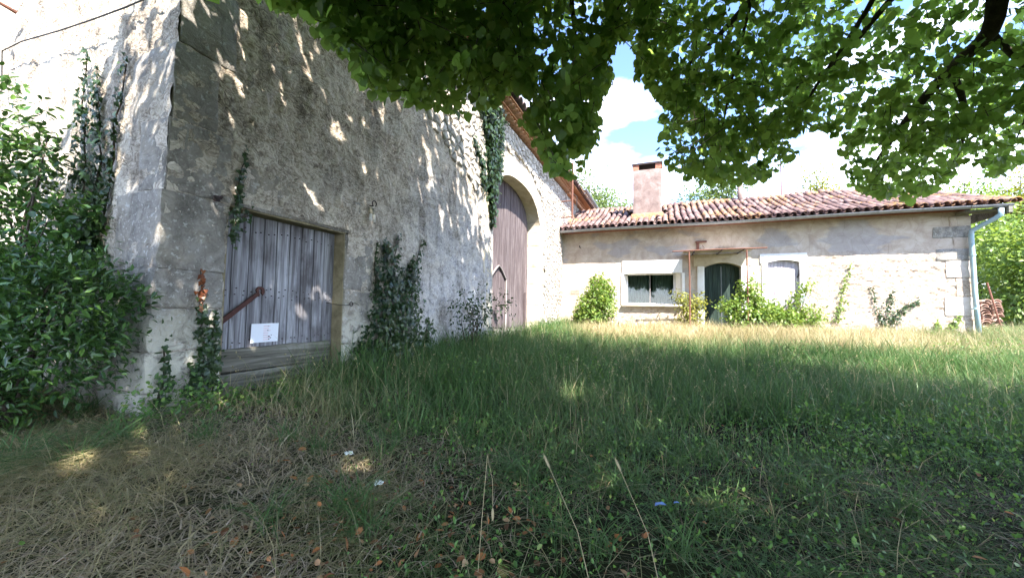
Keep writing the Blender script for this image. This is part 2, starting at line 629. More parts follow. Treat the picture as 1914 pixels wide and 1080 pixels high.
def M_wood(name, dark, mid, light, axis=2, rough=0.85, stain=(0.05, 0.045, 0.045), stain_amt=0.6):
    q = NM(name)
    r = q.obj_random()
    sh = q.n.new("ShaderNodeCombineXYZ")
    for i in range(3):
        q.l.new(q.math("MULTIPLY", r, 13.7 + 7 * i), sh.inputs[i])
    sc = [38, 38, 38]
    sc[axis] = 1.6
    g = q.noise(q.coord(scale=tuple(sc), shift=sh.outputs[0]), 1.0, 7, 0.62, 0.7)
    sc2 = [9, 9, 9]
    sc2[axis] = 0.8
    g2 = q.noise(q.coord(scale=tuple(sc2), shift=sh.outputs[0]), 1.0, 4, 0.6, 0.3)
    c = q.ramp(q.math("ADD", q.math("MULTIPLY", g, 0.7), q.math("MULTIPLY", g2, 0.3)), [(0.34, dark), (0.48, mid), (0.64, light)])
    c = q.mix(q.rng(r, 0, 1, 0, 0.45), c, q.mix(0.6, c, dark))
    s = q.rng(q.noise(q.coord(scale=(2.5, 2.5, 1.2)), 1.2, 5, 0.6), 0.52, 0.66, 0, stain_amt)
    c = q.mix(s, c, stain)
    return q.done(q.bsdf(c, rough, q.bump(g, 0.6, 0.006), spec=0.2))


def M_tile():
    q = NM("terracotta_tile")
    r = q.obj_random()
    isl = q.island()
    rr = q.math("FRACT", q.math("ADD", q.math("MULTIPLY", r, 7.31), isl))
    co = q.coord("Object")
    geo = q.n.new("ShaderNodeNewGeometry").outputs["Position"]
    c = q.ramp(rr, [(0.0, (0.085, 0.055, 0.052)), (0.35, (0.135, 0.085, 0.080)), (0.7, (0.17, 0.112, 0.104)), (1.0, (0.21, 0.155, 0.145))])
    n = q.noise(geo, 9, 7, 0.65)
    c = q.mix(q.rng(n, 0.5, 0.68, 0, 0.65), c, (0.10, 0.075, 0.075))
    li = q.math("MULTIPLY", q.rng(q.noise(geo, 1.1, 4, 0.6), 0.48, 0.6), q.rng(q.noise(geo, 17, 6, 0.7), 0.48, 0.58))
    c = q.mix(q.math("MULTIPLY", li, 0.85), c, (0.46, 0.25, 0.07))
    gr = q.rng(q.noise(geo, 27, 5, 0.6), 0.6, 0.7, 0, 0.25)
    c = q.mix(gr, c, (0.38, 0.34, 0.32))
    return q.done(q.bsdf(c, 0.9, q.bump(n, 0.4, 0.01), spec=0.15))


def M_flat(name, color, rough=0.6, metallic=0.0, var=0.25, scale=12, dark=None, bump=0.2, spec=0.3):
    q = NM(name)
    n = q.noise(q.coord(), scale, 6, 0.65)
    d = dark or tuple(c * 0.45 for c in color)
    c = q.mix(q.rng(n, 0.42, 0.68, 0, var * 2), color, d)
    return q.done(q.bsdf(c, rough, q.bump(n, bump, 0.01), metallic, spec))


def M_soil():
    q = NM("soil")
    geo = q.n.new("ShaderNodeNewGeometry").outputs["Position"]
    n = q.noise(geo, 5, 9, 0.7)
    b = q.noise(geo, 0.5, 4, 0.6)
    c = q.ramp(n, [(0.3, (0.010, 0.007, 0.005)), (0.5, (0.022, 0.016, 0.011)), (0.7, (0.05, 0.038, 0.024))])
    c = q.mix(q.rng(b, 0.4, 0.6, 0.1, 0.6), c, q.ramp(n, [(0.3, (0.012, 0.02, 0.006)), (0.7, (0.05, 0.065, 0.02))]))
    return q.done(q.bsdf(c, 0.95, q.bump(n, 0.8, 0.04), spec=0.1))


def M_grass(name, stops):
    q = NM(name)
    a = q.attr("dry")
    c = q.ramp(a, stops)
    c = q.mix(q.rng(q.island(), 0, 1, 0, 0.5), c, q.mix(0.5, c, (0.05, 0.07, 0.03)))
    b = q.bsdf(c, 0.45, spec=0.25)
    t = q.n.new("ShaderNodeBsdfTranslucent")
    q.l.new(c, t.inputs["Color"])
    mx = q.n.new("ShaderNodeMixShader")
    mx.inputs[0].default_value = 0.45
    q.l.new(b.outputs[0], mx.inputs[1])
    q.l.new(t.outputs[0], mx.inputs[2])
    return q.done(mx.outputs[0])


def M_glass():
    q = NM("window_glass")
    g = q.n.new("ShaderNodeBsdfGlossy")
    g.inputs["Roughness"].default_value = 0.03
    t = q.n.new("ShaderNodeBsdfTransparent")
    t.inputs["Color"].default_value = (0.80, 0.86, 0.84, 1)
    fr = q.n.new("ShaderNodeFresnel")
    fr.inputs["IOR"].default_value = 1.5
    mx = q.n.new("ShaderNodeMixShader")
    q.l.new(fr.outputs[0], mx.inputs[0])
    q.l.new(t.outputs[0], mx.inputs[1])
    q.l.new(g.outputs[0], mx.inputs[2])
    return q.done(mx.outputs[0])


MAT = dict(
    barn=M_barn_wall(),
    ashlar=M_ashlar(),
    cream=M_stone("cream_limestone", (0.36, 0.29, 0.21), (0.52, 0.45, 0.34), (0.62, 0.56, 0.46), 5, 0.2),
    white=M_stone("white_paint", (0.62, 0.60, 0.58), (0.74, 0.72, 0.70), (0.80, 0.79, 0.77), 5, 0.15),
    qstone=M_stone("pale_quoin_stone", (0.36, 0.29, 0.25), (0.52, 0.45, 0.39), (0.60, 0.55, 0.50), 6, 0.3),
    reveal=M_stone("mossy_reveal", (0.09, 0.075, 0.04), (0.22, 0.185, 0.11), (0.34, 0.29, 0.19), 7, 0.5),
    rubble=M_rubble(),
    house=M_house_wall(),
    planks=M_wood("silvered_planks", (0.06, 0.052, 0.055), (0.24, 0.235, 0.255), (0.47, 0.47, 0.50), stain=(0.055, 0.045, 0.045), stain_amt=0.75),
    boards=M_wood("mossy_boards", (0.05, 0.045, 0.035), (0.17, 0.16, 0.13), (0.32, 0.31, 0.27), axis=0, stain=(0.05, 0.06, 0.025)),
    gate=M_wood("brown_gate_planks", (0.035, 0.026, 0.027), (0.10, 0.078, 0.08), (0.215, 0.18, 0.18), stain=(0.06, 0.04, 0.04), stain_amt=0.4),
    trimw=M_wood("grey_trim", (0.09, 0.075, 0.075), (0.21, 0.18, 0.175), (0.34, 0.31, 0.30)),
    shutter=M_wood("lavender_shutter", (0.22, 0.19, 0.21), (0.42, 0.38, 0.42), (0.56, 0.52, 0.55), stain_amt=0.15),
    green=M_wood("dark_green_paint", (0.010, 0.017, 0.014), (0.022, 0.040, 0.032), (0.06, 0.085, 0.07), rough=0.6, stain_amt=0.3),
    tile=M_tile(),
    brick=M_stone("red_brick", (0.20, 0.07, 0.05), (0.36, 0.14, 0.09), (0.45, 0.22, 0.15), 9, 0.3),
    cornice=M_stone("orange_cornice_tile", (0.20, 0.09, 0.05), (0.42, 0.21, 0.11), (0.54, 0.33, 0.20), 11, 0.25),
    pinkclay=M_stone("faded_pink_clay", (0.20, 0.115, 0.09), (0.34, 0.215, 0.17), (0.44, 0.32, 0.26), 9, 0.4),
    chim=M_stone("chimney_render", (0.10, 0.07, 0.062), (0.19, 0.14, 0.125), (0.29, 0.235, 0.215), 4, 0.5),
    zinc=M_flat("zinc", (0.33, 0.33, 0.35), 0.45, 0.7),
    pipe=M_flat("patina_green_pipe", (0.27, 0.385, 0.41), 0.55, 0.0, 0.3, 6, (0.46, 0.47, 0.46)),
    rust=M_flat("rusty_iron", (0.17, 0.078, 0.055), 0.85, 0.2, 0.4, 25, (0.09, 0.04, 0.03)),
    iron=M_flat("dark_iron", (0.06, 0.045, 0.045), 0.7, 0.4),
    hinge=M_flat("red_brown_iron", (0.085, 0.035, 0.028), 0.8, 0.1, 0.3, 30),
    porcelain=M_flat("porcelain", (0.62, 0.60, 0.55), 0.3),
    paper=M_flat("white_paper", (0.74, 0.76, 0.82), 0.7, 0, 0.08, 4, (0.62, 0.62, 0.66)),
    ink_red=M_flat("faded_red_ink", (0.75, 0.36, 0.38), 0.7),
    ink_dark=M_flat("dark_ink", (0.10, 0.08, 0.10), 0.7),
    glass=M_glass(),
    curtain=M_wood("green_curtain", (0.06, 0.08, 0.065), (0.16, 0.20, 0.165), (0.30, 0.34, 0.29), rough=0.9, stain_amt=0.4),
    dark=M_flat("dark_interior", (0.03, 0.028, 0.026), 0.95),
    sheet=M_flat("weathered_sheet", (0.42, 0.38, 0.33), 0.85, 0, 0.35, 5, (0.10, 0.085, 0.06)),
    bark=M_stone("bark", (0.018, 0.014, 0.011), (0.055, 0.043, 0.033), (0.12, 0.10, 0.08), 14, 0.5),
    twig=M_flat("twig_bark", (0.06, 0.045, 0.033), 0.9),
    soil=M_soil(),
    cable=M_flat("black_cable", (0.03, 0.03, 0.03), 0.6),
    linden=leaf_mat("linden_leaf", [(0, (0.040, 0.095, 0.022)), (0.5, (0.060, 0.13, 0.030)), (0.85, (0.09, 0.17, 0.038)), (1, (0.17, 0.22, 0.04))], (0.44, 0.66, 0.11), 0.64),
    laurel=leaf_mat("laurel_leaf", [(0, (0.016, 0.048, 0.014)), (0.55, (0.034, 0.09, 0.021)), (0.85, (0.07, 0.15, 0.03)), (1, (0.13, 0.23, 0.045))], (0.12, 0.25, 0.03), 0.22, 0.28, 0.6),
    ivy=leaf_mat("ivy_leaf", [(0, (0.010, 0.026, 0.012)), (0.7, (0.022, 0.052, 0.018)), (1, (0.05, 0.085, 0.03))], (0.10, 0.2, 0.03), 0.2, 0.35, 0.5),
    ivy_red=leaf_mat("reddened_ivy_leaf", [(0, (0.12, 0.03, 0.015)), (1, (0.24, 0.075, 0.03))], (0.4, 0.1, 0.03), 0.25),
    bush=leaf_mat("bright_bush_leaf", [(0, (0.07, 0.13, 0.025)), (0.6, (0.12, 0.20, 0.04)), (1, (0.22, 0.27, 0.06))], (0.38, 0.52, 0.06), 0.35),
    farleaf=leaf_mat("far_tree_leaf", [(0, (0.06, 0.095, 0.03)), (0.6, (0.10, 0.145, 0.045)), (1, (0.18, 0.21, 0.065))], (0.28, 0.40, 0.08), 0.35, 0.6),
    yleaf=leaf_mat("yellow_green_leaf", [(0, (0.11, 0.13, 0.02)), (0.6, (0.19, 0.20, 0.03)), (1, (0.28, 0.25, 0.05))], (0.45, 0.45, 0.06), 0.35, 0.6),
    weed=leaf_mat("weed_leaf", [(0, (0.042, 0.112, 0.025)), (0.6, (0.085, 0.18, 0.042)), (0.93, (0.14, 0.26, 0.05)), (1, (0.32, 0.36, 0.10))], (0.25, 0.42, 0.05), 0.35),
    dead=leaf_mat("dead_leaf", [(0, (0.09, 0.04, 0.025)), (0.4, (0.26, 0.10, 0.045)), (0.75, (0.46, 0.18, 0.07)), (1, (0.50, 0.34, 0.20))], (0.5, 0.2, 0.06), 0.15, 0.7, 0.15),
    grass=M_grass("grass_blade", [(0.0, (0.066, 0.150, 0.036)), (0.35, (0.145, 0.225, 0.082)), (0.6, (0.27, 0.255, 0.115)), (0.8, (0.50, 0.405, 0.22)), (1.0, (0.68, 0.57, 0.38))]),
    thatch=M_grass("dead_thatch", [(0.0, (0.05, 0.033, 0.022)), (0.4, (0.14, 0.095, 0.06)), (0.7, (0.40, 0.295, 0.20)), (1.0, (0.70, 0.56, 0.43))]),
    straw=M_flat("straw", (0.30, 0.24, 0.13), 0.7, 0, 0.2, 40),
    petal=M_flat("white_petal", (0.75, 0.75, 0.68), 0.6, 0, 0.1),
    scrap=M_flat("blue_scrap", (0.12, 0.22, 0.48), 0.5, 0, 0.1),
)

# ------------------------------------------------------------------ ground
def build_ground():
    def axis(lo, hi):
        near = np.arange(lo, hi, 0.12)
        far = np.geomspace(1, 1500, 26)
        return np.concatenate([lo - far[::-1], near, hi + far])
    xs, ys = axis(-7, 15), axis(-4, 17)
    X, Y = np.meshgrid(xs, ys, indexing="ij")
    inside = (X > -8) & (X < 16) & (Y > -5) & (Y < 18)
    Z = ground_z(X, Y) + np.where(inside, (fbm(X * 5, Y * 5, 8, 4) - 0.5) * 0.05, 0)
    n, k = X.shape
    idx = np.arange(n * k).reshape(n, k)
    F = np.stack([idx[:-1, :-1], idx[1:, :-1], idx[1:, 1:], idx[:-1, 1:]], -1).reshape(-1, 4)
    o = link("ground", fastmesh("ground", np.stack([X, Y, Z], -1).reshape(-1, 3), F, shade=True), MAT["soil"])
    tag(o, kind="structure")


build_ground()


# ------------------------------------------------------------------ walls
def wall_sheet(us, zs, hole, disp, out=lambda u, z: (u, 0.0)):
    U, Z = np.meshgrid(us, zs, indexing="ij")
    O = disp(U, Z)
    n, k = U.shape
    idx = np.arange(n * k).reshape(n, k)
    F = np.stack([idx[:-1, :-1], idx[1:, :-1], idx[1:, 1:], idx[:-1, 1:]], -1)
    cu = (U[:-1, :-1] + U[1:, 1:]) / 2
    cz = (Z[:-1, :-1] + Z[1:, 1:]) / 2
    keep = ~hole(cu, cz)
    return U, Z, O, F[keep].reshape(-1, 4)


def crust_disp(U, Z, amp, f, s):
    a = fbm(U * f, Z * f, s, 5, 0.6)
    b = fbm(U * f * 0.35 + 3, Z * f * 0.35, s + 9, 3)
    return ((a - 0.5) * 1.6 + (b - 0.5)) * amp


def flake_disp(U, Z, s):
    """flaking render: hard-edged patches, pits and crests"""
    wu, wz = U + 0.12 * (fbm(U * 4, Z * 4, s + 20, 3) - .5), Z + 0.12 * (fbm(U * 4 + 7, Z * 4, s + 22, 3) - .5)
    r = 1 - np.abs(2 * fbm(wu * 4.2, wz * 5.5, s, 5, 0.62) - 1)
    crest = smooth(0.72, 1.0, r)
    patch = smooth(0.47, 0.53, fbm(wu * 2.3, wz * 2.3, s + 5, 4, 0.6))
    fine = fbm(wu * 17, wz * 19, s + 8, 3, 0.6) - 0.5
    big = fbm(U * 0.8, Z * 0.8, s + 2, 2) - 0.5
    return patch * 0.010 - crest * 0.009 + fine * 0.026 + big * 0.05


barn_rot = math.atan2(DD[1], DD[0])
house_rot = math.atan2(RR[1], RR[0])
barn = empty("barn", CORNER, barn_rot)
tag(barn, "tall old stone barn wall with crusty render, plank hatch and big arched brown gate", "barn")

A_C, A_H, A_SPR, A_RISE = -4.35, 1.62, 3.25, 0.98        # arch: centre, half width, springing, rise
D_U0, D_U1, D_Z1 = -11.27, -10.0, 1.875                  # hatch door opening
EAVE = 5.32
U_NEAR = -11.76


def arch_top(u):
    t = np.clip(np.abs((np.asarray(u) - A_C) / A_H), 0, 1)
    return A_SPR + A_RISE * (1 - t ** 2.5) ** (1 / 2.2)


def barn_hole(u, z):
    d = (u > D_U0 - 0.02) & (u < D_U1 + 0.02) & (z < D_Z1 + 0.02)
    a = (np.abs(u - A_C) < A_H + 0.05) & (z < arch_top(np.clip(u, A_C - A_H, A_C + A_H)) + 0.05)
    return d | a


def lean(z):
    return U_NEAR + 0.032 * z


us = np.concatenate([np.arange(0, 3.2, 0.018), np.arange(3.2, 6.2, 0.03), np.arange(6.2, 12.2, 0.048), np.arange(12.2, 21.6, 0.25)]) + U_NEAR
zs = np.concatenate([np.arange(-0.3, 3.6, 0.021), np.arange(3.6, EAVE + 0.1, 0.035)])
U, Z, O, Fq = wall_sheet(us, zs, barn_hole, lambda u, z: flake_disp(u, z, 1))
Zc = np.minimum(Z, EAVE)
Ul = U + (0.032 * Zc) * np.clip((-10.5 - U) / 1.3, 0, 1)
V = np.stack([Ul, -O, Zc], -1).reshape(-1, 3)
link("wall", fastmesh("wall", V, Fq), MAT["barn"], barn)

# gable end that faces the camera (runs away to the left)
os_ = np.concatenate([np.arange(0, 3.0, 0.025), np.arange(3.0, 7.0, 0.1)])
zs2 = np.arange(-0.3, 8.0, 0.03)
U, Z, O, Fq = wall_sheet(os_, zs2, lambda u, z: z < -9, lambda u, z: flake_disp(u, z, 4))
V = np.stack([lean(Z) - O, U, Z], -1).reshape(-1, 3)
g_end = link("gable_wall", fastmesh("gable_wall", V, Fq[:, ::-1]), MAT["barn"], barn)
mb = MB()
mb.box(U_NEAR + 0.1, 9.6, 6.4, 6.8, -0.3, EAVE)
mb.box(9.4, 9.7, 0.05, 6.6, -0.3, EAVE)
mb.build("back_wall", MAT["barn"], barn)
# wall above the eave height at the gable corner (rises as a pier) and the roof
mb = MB()
mb.add([BL(lean(EAVE), 0.02, EAVE - 0.02), BL(9.8, 0.02, EAVE + 0.28), BL(9.8, -3.6, EAVE + 1.75), BL(lean(EAVE), -3.6, EAVE + 1.75)], [(0, 1, 2, 3)])
mb.add([BL(lean(EAVE), -3.6, EAVE + 1.75), BL(9.8, -3.6, EAVE + 1.75), BL(9.8, -7.2, EAVE + 0.2), BL(lean(EAVE), -7.2, EAVE + 0.2)], [(0, 1, 2, 3)])
mb.build("roof", MAT["tile"], barn)


def block(name, u0, u1, o0, o1, z0, z1, mat, parent, n=4, amp=0.007, r=0.014, seed=None, label=None):
    me = rough_block(u0, u1, -o1, -o0, z0, z1, r, amp, n, random.randrange(60) if seed is None else seed)
    o = link(name, me, mat, parent)
    if label:
        o["label"] = label
    return o


# quoins of the near corner: alternating long and short
zq = [-0.1, 0.42, 0.70, 1.02, 1.30, 1.88, 2.42, 3.0, 3.62, 4.25, 4.8, 5.3]
for i in range(len(zq) - 1):
    z0, z1 = zq[i] + 0.003, zq[i + 1] - 0.003
    lng = i % 2
    uu1 = D_U0 - 0.004 if z1 < 1.9 else U_NEAR + (0.50 if lng else 0.38)
    sl = 0.034 * (z0 + z1) / 2
    block("quoin_block", U_NEAR - 0.022 + sl, uu1, -(0.34 if lng else 0.55), (0.014 if z1 < 1.9 else 0.008) + random.uniform(-.003, .003), z0, z1, MAT["ashlar"], barn, 10, 0.016, 0.012)
# hatch door surround
block("lintel", D_U0 - 0.10, D_U1 + 0.30, -0.30, 0.012, D_Z1, D_Z1 + 0.40, MAT["ashlar"], barn, 9, 0.012, 0.02)
for z0, z1, w in ((-0.1, 0.62, 0.42), (0.63, 1.22, 0.55), (1.23, D_Z1 - 0.005, 0.44)):
    block("jamb_block", D_U1, D_U1 + w, -0.30, 0.012, z0, z1, MAT["ashlar"], barn, 9, 0.014, 0.014)
mb = MB()
mb.box(D_U1 - 0.012, D_U1 + 0.02, 0.004, 0.30, -0.1, D_Z1)
mb.box(D_U0 - 0.02, D_U0 + 0.012, 0.004, 0.30, -0.1, D_Z1)
mb.box(D_U0, D_U1, 0.004, 0.30, D_Z1 - 0.012, D_Z1 + 0.03)
mb.build("door_reveal", MAT["reveal"], barn)

# arch: voussoirs and jamb blocks
NV = 13
for i in range(NV):
    def pt(t, w):
        a = math.pi * (1 - t)
        ca, sa = math.cos(a), math.sin(a)
        uu = A_C + (A_H + w) * math.copysign(abs(ca) ** 0.85, ca)
        zz = A_SPR + (A_RISE + w) * abs(sa) ** 0.85
        return uu, zz
    t0, t1 = i / NV + 0.0008, (i + 1) / NV - 0.0008
    V = []
    ts = np.linspace(t0, t1, 4)
    w_out = 0.44 + (0.04 if i % 2 else -0.02)
    for o_ in (-0.40, 0.016):
        for w in (0.0, w_out):
            for t in ts:
                uu, zz = pt(t, w)
                V.append(BL(uu, o_ + random.uniform(-0.004, 0.004), zz))
    F = []
    for k in range(3):
        F += [(8 + k, 8 + k + 1, 12 + k + 1, 12 + k), (k + 1, k, 8 + k, 8 + k + 1)[::-1], (4 + k, 4 + k + 1, 12 + k + 1, 12 + k)[::-1]]
    F += [(0, 4, 12, 8), (3, 11, 15, 7)]
    MB().add(V, F).build("voussoir", MAT["cream"], barn)
for side in (-1, 1):
    zj = [-0.1, 0.62, 1.15, 1.75, 2.25, 2.85, A_SPR]
    for i in range(6):
        w = 0.44 if i % 2 else 0.30
        ua, ub = (A_C + A_H, A_C + A_H + w) if side > 0 else (A_C - A_H - w, A_C - A_H)
        block("jamb_block", ua, ub, -0.40, 0.012, zj[i] + 0.0015, zj[i + 1] - 0.0015, MAT["cream"], barn, 6, 0.010, 0.005)


# rubble stones bare of render
def voronoi_cells(pts, x0, x1, y0, y1, reach):
    cells = []
    for i, p in enumerate(pts):
        poly = [(x0, y0), (x1, y0), (x1, y1), (x0, y1)]
        d = pts - p
        near = np.where((np.abs(d).max(1) < reach) & (np.arange(len(pts)) != i))[0]
        near = near[np.argsort((d[near] ** 2).sum(1))]
        for j in near:
            mx, my = (p + pts[j]) / 2
            nx, ny = pts[j] - p
            out = []
            for k in range(len(poly)):
                a, b = poly[k], poly[(k + 1) % len(poly)]
                da = (a[0] - mx) * nx + (a[1] - my) * ny
                db = (b[0] - mx) * nx + (b[1] - my) * ny
                if da <= 0:
                    out.append(a)
                if (da < 0) != (db < 0) and abs(da - db) > 1e-12:
                    t = da / (da - db)
                    out.append((a[0] + t * (b[0] - a[0]), a[1] + t * (b[1] - a[1])))
            poly = out
            if len(poly) < 3:
                break
        cells.append(poly)
    return cells


def stone_shape(poly, o_base, proud):
    P = np.array(poly)
    c = P.mean(0)
    n = len(P)
    sh = 0.90 + random.uniform(-0.06, 0.04)
    r1 = c + (P - c) * sh
    r2 = c + (P - c) * sh * random.uniform(0.62, 0.80)
    V, F = [], []
    for q in r1:
        V.append(BL(q[0], o_base - 0.05, q[1]))
    for q in r1:
        V.append(BL(q[0], o_base + proud * random.uniform(0.25, 0.55), q[1]))
    for q in r2:
        V.append(BL(q[0] + random.uniform(-.008, .008), o_base + proud * random.uniform(0.8, 1.25), q[1] + random.uniform(-.008, .008)))
    V.append(BL(c[0], o_base + proud * random.uniform(1.0, 1.3), c[1]))
    for k in range(n):
        k2 = (k + 1) % n
        F += [(k, k2, n + k2, n + k), (n + k, n + k2, 2 * n + k2, 2 * n + k), (2 * n + k, 2 * n + k2, 3 * n)]
    return V, F


def relax(pts, k=0.13, it=3):
    return pts


def rubble_points(u0, u1, z0, z1, sx, sz):
    pts = []
    rows = int((z1 - z0) / sz)
    for r in range(rows):
        x = u0 + random.uniform(0, sx)
        while x < u1:
            pts.append((x + random.uniform(-.35, .35) * sx, z0 + (r + 0.5 + random.uniform(-.33, .33)) * sz))
            x += sx * random.uniform(0.65, 1.45)
    return np.array(pts)


def rubble_zone(u, z):
    """bare stone: a wedge under the eave that widens towards the arch, and all round the arch"""
    lo = 3.9 - 0.42 * (u + 8.6)
    lo = max(lo, 2.75) if u < A_C - A_H - 0.4 else A_SPR * 0 + 0.35
    if u < -9.3:
        return False
    lo += 0.35 * (float(fbm(u * 1.1, 3.3, 5, 2)) - 0.5)
    if z < lo:
        return False
    w = 0.52
    if abs(u - A_C) < A_H + w:
        t = abs((u - A_C) / (A_H + w))
        if z < A_SPR + (A_RISE + w) * (1 - min(t, 1) ** 2.5) ** (1 / 2.2) + 0.02:
            return False
    return True


pts = rubble_points(-9.6, 6.5, 0.2, EAVE + 0.05, 0.21, 0.125)
cells = voronoi_cells(pts, -9.8, 6.7, 0.0, EAVE - 0.02, 0.5)
stones = []
for p, poly in zip(pts, cells):
    if len(poly) < 3 or not rubble_zone(p[0], p[1]):
        continue
    a = np.array(poly)
    if a[:, 0].max() > 0.0 and a[:, 1].min() < 3.6:   # behind the house
        continue
    x, y, d = project(CORNER + DD * p[0] + np.array([0, 0, p[1]]))
    ext = np.ptp(a[:, 0]) * np.ptp(a[:, 1]) / d ** 2
    stones.append((ext, poly))
stones.sort(key=lambda s: -s[0])
for e, poly in stones[:290]:
    V, F = stone_shape(poly, 0.012, 0.032)
    MB().add(V, F).build("stone", MAT["rubble"], barn)
mb = MB()
for e, poly in stones[290:]:
    mb.add(*stone_shape(poly, 0.010, 0.03))
tag(mb.build("rubble_stones", MAT["rubble"], barn), kind="stuff")

# eave: two courses of projecting tiles (cornice), then the roof tiles' open ends
def half_tile(r0, r1, L, th=0.016, n=6, up=True):
    """half-round clay tile, along +x from 0 to L, opening down"""
    V, F = [], []
    for (x, r) in ((0, r0), (L, r1)):
        for rr in (r, r - th):
            for k in range(n + 1):
                a = math.pi * k / n
                V.append((x, rr * math.cos(a), rr * math.sin(a)))
    w = n + 1
    for k in range(n):
        F.append((k, k + 1, 2 * w + k + 1, 2 * w + k))
        F.append((w + k + 1, w + k, 3 * w + k, 3 * w + k + 1))
        F.append((k + 1, k, w + k, w + k + 1))
        F.append((2 * w + k, 2 * w + k + 1, 3 * w + k + 1, 3 * w + k))
    F.append((0, 2 * w, 3 * w, w))
    F.append((n, w + n, 3 * w + n, 2 * w + n))
    mb = MB()
    mb.add(V, F)
    return mb.mesh("clay_tile", True)


me_corn = half_tile(0.085, 0.085, 0.42)
me_corn.materials.append(MAT["cornice"])
me_roof = half_tile(0.115, 0.095, 0.55)
me_roof.materials.append(MAT["tile"])


def barn_tile(name, me, u, o_end, z, tilt=0.0, back=True):
    ob = bpy.data.objects.new(name, me)
    COL.objects.link(ob)
    ob.parent = barn
    # tile axis +x -> into the wall (local +y)
    ob.rotation_euler = (0, -tilt, math.pi / 2 + random.uniform(-.05, .05))
    ob.location = BL(u, o_end, z + random.uniform(-.006, .006))
    return ob


for k in range(46):
    u = -8.75 + 0.2 * k
    barn_tile("cornice_tile", me_corn, u, 0.17, EAVE + 0.02)
for k in range(46):
    u = -8.65 + 0.2 * k
    barn_tile("cornice_tile", me_corn, u, 0.33, EAVE + 0.135)
for k in range(42):
    u = -8.75 + 0.225 * k
    barn_tile("roof_tile", me_roof, u, 0.45, EAVE + 0.255, 0.36)
for k in range(34):
    u = 0.75 + 0.225 * k
    barn_tile("roof_tile", me_roof, u, 0.45, EAVE + 0.255, 0.36)
mb = MB()
mb.box(-8.9, 8.6, -0.20, 0.1, EAVE + 0.106, EAVE + 0.134)
mb.box(-8.9, 8.6, -0.36, 0.1, EAVE + 0.222, EAVE + 0.25)
mb.box(0.5, 8.6, -0.15, 0.1, EAVE - 0.02, EAVE + 0.104)
mb.build("cornice_course", MAT["cornice"], barn)
mb = MB()
mb.add([BL(-9.0, 0.37, EAVE + 0.262), BL(8.7, 0.37, EAVE + 0.262), BL(8.7, -3.6, EAVE + 1.80), BL(-9.0, -3.6, EAVE + 1.80)], [(0, 1, 2, 3)])
mb.build("roof_underlay", MAT["tile"], barn)
# zinc gutter on the far stretch
mb = MB()
n = 6
V, F = [], []
for u in (1.0, 8.8):
    for rr in (0.075, 0.068):
        for k in range(n + 1):
            a = math.pi * k / n
            V.append(BL(u, 0.60 + rr * math.cos(a), EAVE + 0.30 - rr * math.sin(a)))
w = n + 1
for k in range(n):
    F += [(k, k + 1, 2 * w + k + 1, 2 * w + k), (w + k, w + k + 1, 3 * w + k + 1, 3 * w + k)]
mb.add(V, F).build("gutter", MAT["zinc"], barn, True)


# ------------------------------------------------------------------ hatch door in the barn
OD = -0.15
hd = MB()
hd.box(D_U0 + 0.02, D_U1 - 0.02, 0.19, 0.215, 0.1, D_Z1 - 0.01)
hatch = hd.build("door", MAT["dark"], barn)
n_pl = 9
edges = np.linspace(D_U0 + 0.008, D_U1 - 0.01, n_pl + 1) + np.concatenate([[0], RNG.normal(0, 0.008, n_pl - 1), [0]])
for i in range(n_pl):
    me = rough_block(edges[i] + 0.0045, edges[i + 1] - 0.0045, 0.145 + random.uniform(-.004, .004), 0.178, 0.60 + random.uniform(-.012, .012), D_Z1 - 0.012, 0.004, 0.002, 3, i)
    link("plank", me, MAT["planks"], hatch)
    mb = MB()
    for zz in (0.72, 1.12, 1.18, 1.73):
        for k in range(2):
            uu = edges[i] + (0.3 + 0.4 * k) * (edges[i + 1] - edges[i]) + random.uniform(-.01, .01)
            z_ = zz + random.uniform(-.02, .02)
            mb.box(uu - 0.0045, uu + 0.0045, 0.139, 0.15, z_ - 0.0045, z_ + 0.0045)
    tag(mb.build("nail_heads", MAT["iron"], hatch), kind="stuff")
for z0, z1, oo in ((0.46, 0.665, 0.115), (0.27, 0.452, 0.12), (0.05, 0.262, 0.125)):
    me = rough_block(D_U0 + 0.02, D_U1 - 0.045, oo, 0.17, z0, z1, 0.012, 0.008, 6, int(z0 * 50))
    link("sill_board", me, MAT["boards"], hatch)
# loose strap hinge with a curled end
p0, p1 = np.array(barn_uz(403, 605, OD)), np.array(barn_uz(478, 548, OD))
dirv = (p1 - p0) / np.linalg.norm(p1 - p0)
perp = np.array([-dirv[1], dirv[0]])
mb = MB()
w0, w1 = 0.022, 0.016
q = [p0 + perp * w0, p0 - perp * w0, p1 - perp * w1, p1 + perp * w1]
mb.add([BL(a[0], OD + o_, a[1]) for o_ in (0.03, 0.045) for a in q], [(3, 2, 1, 0), (4, 5, 6, 7), (0, 1, 5, 4), (1, 2, 6, 5), (2, 3, 7, 6), (3, 0, 4, 7)])
cc = p1 + perp * 0.012 + dirv * 0.02
V = []
ang0 = math.atan2(-perp[1], -perp[0])
nn = 14
for k in range(nn + 1):
    a = ang0 + k / nn * math.pi * 1.65
    rad = 0.036 * (1 - 0.45 * k / nn)
    hw = 0.014 * (1 - 0.3 * k / nn)
    for rr in (rad - hw, rad + hw):
        for o_ in (0.03, 0.046):
            V.append(BL(cc[0] + rr * math.cos(a), OD + o_, cc[1] + rr * math.sin(a)))
F = []
for k in range(nn):
    b = 4 * k
    F += [(b, b + 4, b + 5, b + 1), (b + 2, b + 3, b + 7, b + 6), (b + 1, b + 5, b + 7, b + 3), (b, b + 2, b + 6, b + 4)]
F += [(0, 1, 3, 2), (4 * nn, 4 * nn + 2, 4 * nn + 3, 4 * nn + 1)]
mb.add(V, F)
